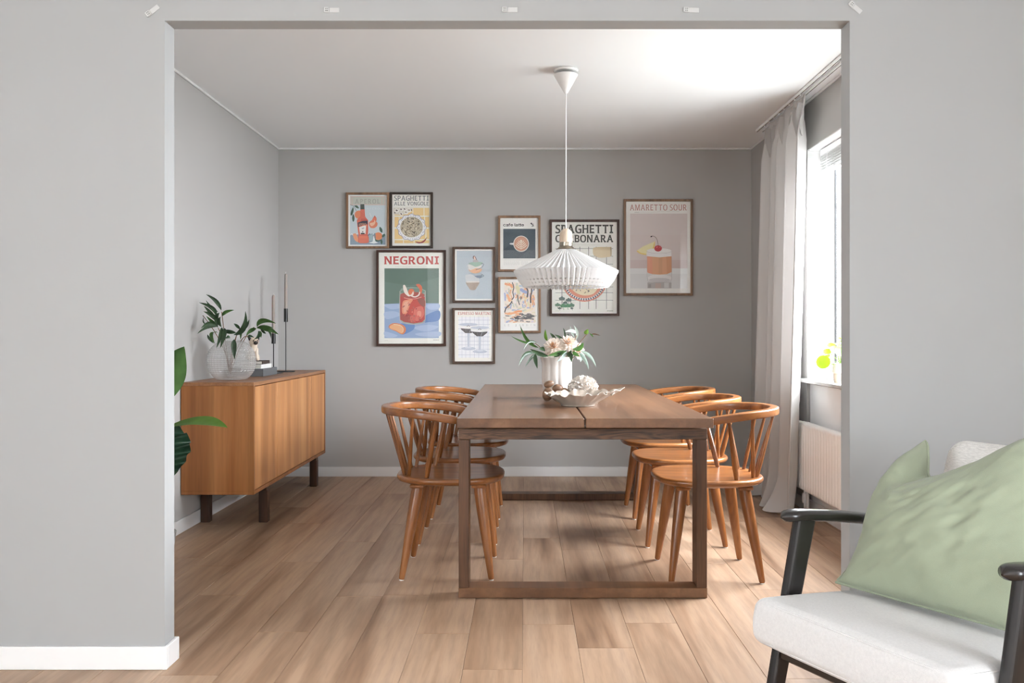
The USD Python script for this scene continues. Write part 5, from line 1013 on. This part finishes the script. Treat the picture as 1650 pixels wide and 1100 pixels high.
# 8 spaghetti carbonara
def art8(P):
    C = (64, 66, 58)
    P.text('SPAGHETTI', 98, 196, 700, 86, C, 0.12, -0.016); P.text('CARBONARA', 98, 290, 700, 74, C, 0.12, -0.016)
    scribble(P, 230, 560, 318, (186, 184, 174), 2.5, 10, 3)
    for x in (166, 258, 352, 444, 522, 630): P.line([(x, 338), (x, 988)], 5, (70, 72, 72), False)
    for y in (356, 438, 520, 640, 757, 818, 896): P.line([(96, y), (700, y)], 4, (104, 106, 104), False)
    P.poly([(488, 372), (510, 345), (660, 340), (682, 346), (682, 430), (640, 446), (560, 452), (500, 428)], (206, 186, 142), True); P.poly([(668, 342), (684, 346), (684, 430), (670, 436)], (176, 156, 116))
    cx, cy = 400, 690
    P.ell(cx, cy, 236, 222, (206, 110, 82)); P.ell(cx, cy, 222, 208, (236, 226, 216))
    n = 52
    for k in range(n):
        a0, a1 = 360 * k / n, 360 * (k + .55) / n; q = []
        for rr, aa in ((1, a0), (1, a1), (.9, a1), (.9, a0)): q.append((cx + 222 * rr * math.cos(math.radians(aa)), cy + 208 * rr * math.sin(math.radians(aa))))
        P.poly(q, (72, 72, 96))
    P.ell(cx, cy, 198, 186, (212, 120, 84)); P.ell(cx, cy - 10, 168, 165, (206, 190, 144)); P.poly([(cx - 150, cy + 60), (cx - 40, cy + 150), (cx + 90, cy + 140), (cx + 150, cy + 50), (cx + 60, cy + 100)], (222, 206, 164), True)
    r = random.Random(2)
    for k in range(60):
        a, d = r.uniform(0, 6.28), math.sqrt(r.random()) * 140; P.ell(cx + d * math.cos(a), cy - 5 + d * math.sin(a) * 0.98, r.uniform(4, 11), r.uniform(3, 6), r.choice([(72, 58, 44), (120, 92, 62), (190, 160, 104), (60, 56, 48)]), r.uniform(0, 180), n=8)
    def sprig(x, y, s, c):
        for a in (-150, -90, -30):
            dx, dy = math.cos(math.radians(a)), math.sin(math.radians(a)); px, py = -dy, dx
            P.poly([(x, y), (x + s * (.5 * dx + .45 * px), y + s * (.5 * dy + .45 * py)), (x + s * dx, y + s * dy), (x + s * (.5 * dx - .45 * px), y + s * (.5 * dy - .45 * py))], c, True)
        P.line([(x, y), (x + 4, y + s * .8)], 5, c)
    for x, y, s, c in ((165, 890, 36, (88, 104, 100)), (235, 905, 34, (84, 104, 98)), (120, 955, 32, (92, 132, 106)), (180, 965, 38, (72, 136, 92)), (265, 960, 36, (84, 128, 104)), (225, 965, 36, (74, 140, 94)), (200, 930, 26, (70, 92, 88)), (140, 985, 20, (60, 84, 76)), (270, 985, 16, (60, 84, 76))): sprig(x, y, s, c)
    scribble(P, 96, 134, 1008, (176, 174, 166), 4, 10, 3); scribble(P, 636, 700, 1008, (84, 82, 78), 6, 12, 4)
poster('large dark-framed poster headed Spaghetti Carbonara behind the pendant lamp', (880, 345, 6.472), (36, 56, 764, 1060), 0.0175, 'frame_walnut', (214, 212, 200), art8)
# 9 amaretto sour
def art9(P):
    P.text('AMARETTO SOUR', 100, 158, 712, 64, (176, 112, 104), 0.15, 0.012)
    P.line([(148, 178), (640, 166)], 1.6, (180, 176, 170), False); scribble(P, 150, 200, 179, (120, 116, 110), 3, 9, 1)
    P.rect(104, 192, 718, 780, (205, 190, 185)); P.rect(104, 192, 718, 420, (206, 193, 189)); P.rect(104, 690, 718, 780, (198, 178, 174)); P.rect(104, 780, 718, 996, (204, 203, 202)); P.rect(104, 780, 718, 840, (212, 212, 211))
    P.rect(290, 930, 548, 994, (168, 162, 160)); P.rect(372, 940, 436, 994, (182, 158, 150)); P.rect(300, 950, 330, 990, (146, 140, 138)); P.rect(470, 935, 520, 990, (196, 194, 192))
    P.poly([(284, 600), (548, 600), (552, 900), (530, 922), (420, 930), (310, 922), (290, 900)], (200, 196, 194)); P.ell(420, 885, 128, 40, (214, 210, 208)); P.ell(420, 905, 112, 22, (188, 184, 184))
    P.poly([(283, 650), (550, 650), (550, 820), (500, 842), (420, 848), (340, 842), (288, 820)], (214, 154, 108)); P.poly([(283, 650), (340, 655), (345, 842), (300, 830), (288, 820)], (218, 142, 108)); P.rect(410, 655, 450, 845, (206, 148, 104)); P.poly([(490, 655), (550, 650), (550, 820), (500, 840)], (206, 142, 98))
    P.poly([(178, 590), (240, 545), (372, 490), (366, 560), (340, 600), (270, 632), (210, 618)], (228, 218, 160)); P.line([(182, 596), (215, 618), (270, 630)], 14, (230, 200, 90)); P.poly([(355, 590), (372, 520), (370, 480), (352, 540), (338, 590)], (232, 196, 84))
    P.poly([(280, 605), (545, 585), (548, 650), (420, 662), (283, 650)], (222, 218, 216)); P.ell(414, 592, 133, 28, (232, 228, 224)); P.line([(283, 600), (330, 612), (420, 618), (510, 612), (547, 598)], 2.5, (176, 170, 168))
    P.ell(404, 566, 41, 33, (190, 34, 46)); P.ell(392, 552, 10, 7, (222, 90, 96), -20); P.ell(425, 553, 6, 4, (228, 120, 120)); P.line([(404, 535), (398, 490), (380, 450), (348, 432), (330, 440)], 5, (96, 70, 64)); P.ell(332, 438, 11, 7, (52, 42, 40), -25)
    P.line([(286, 660), (290, 900), (330, 922), (420, 929), (510, 922), (548, 900), (550, 660)], 2.5, (160, 156, 154))
    scribble(P, 106, 140, 1018, (190, 188, 182), 3, 8, 1); scribble(P, 664, 722, 1012, (196, 194, 190), 3, 8, 2)
poster('large oak-framed pink poster headed Amaretto Sour with a cherry on the drink', (1000, 315, 6.664), (34, 38, 776, 1072), 0.0170, 'frame_oak', (230, 226, 218), art9)
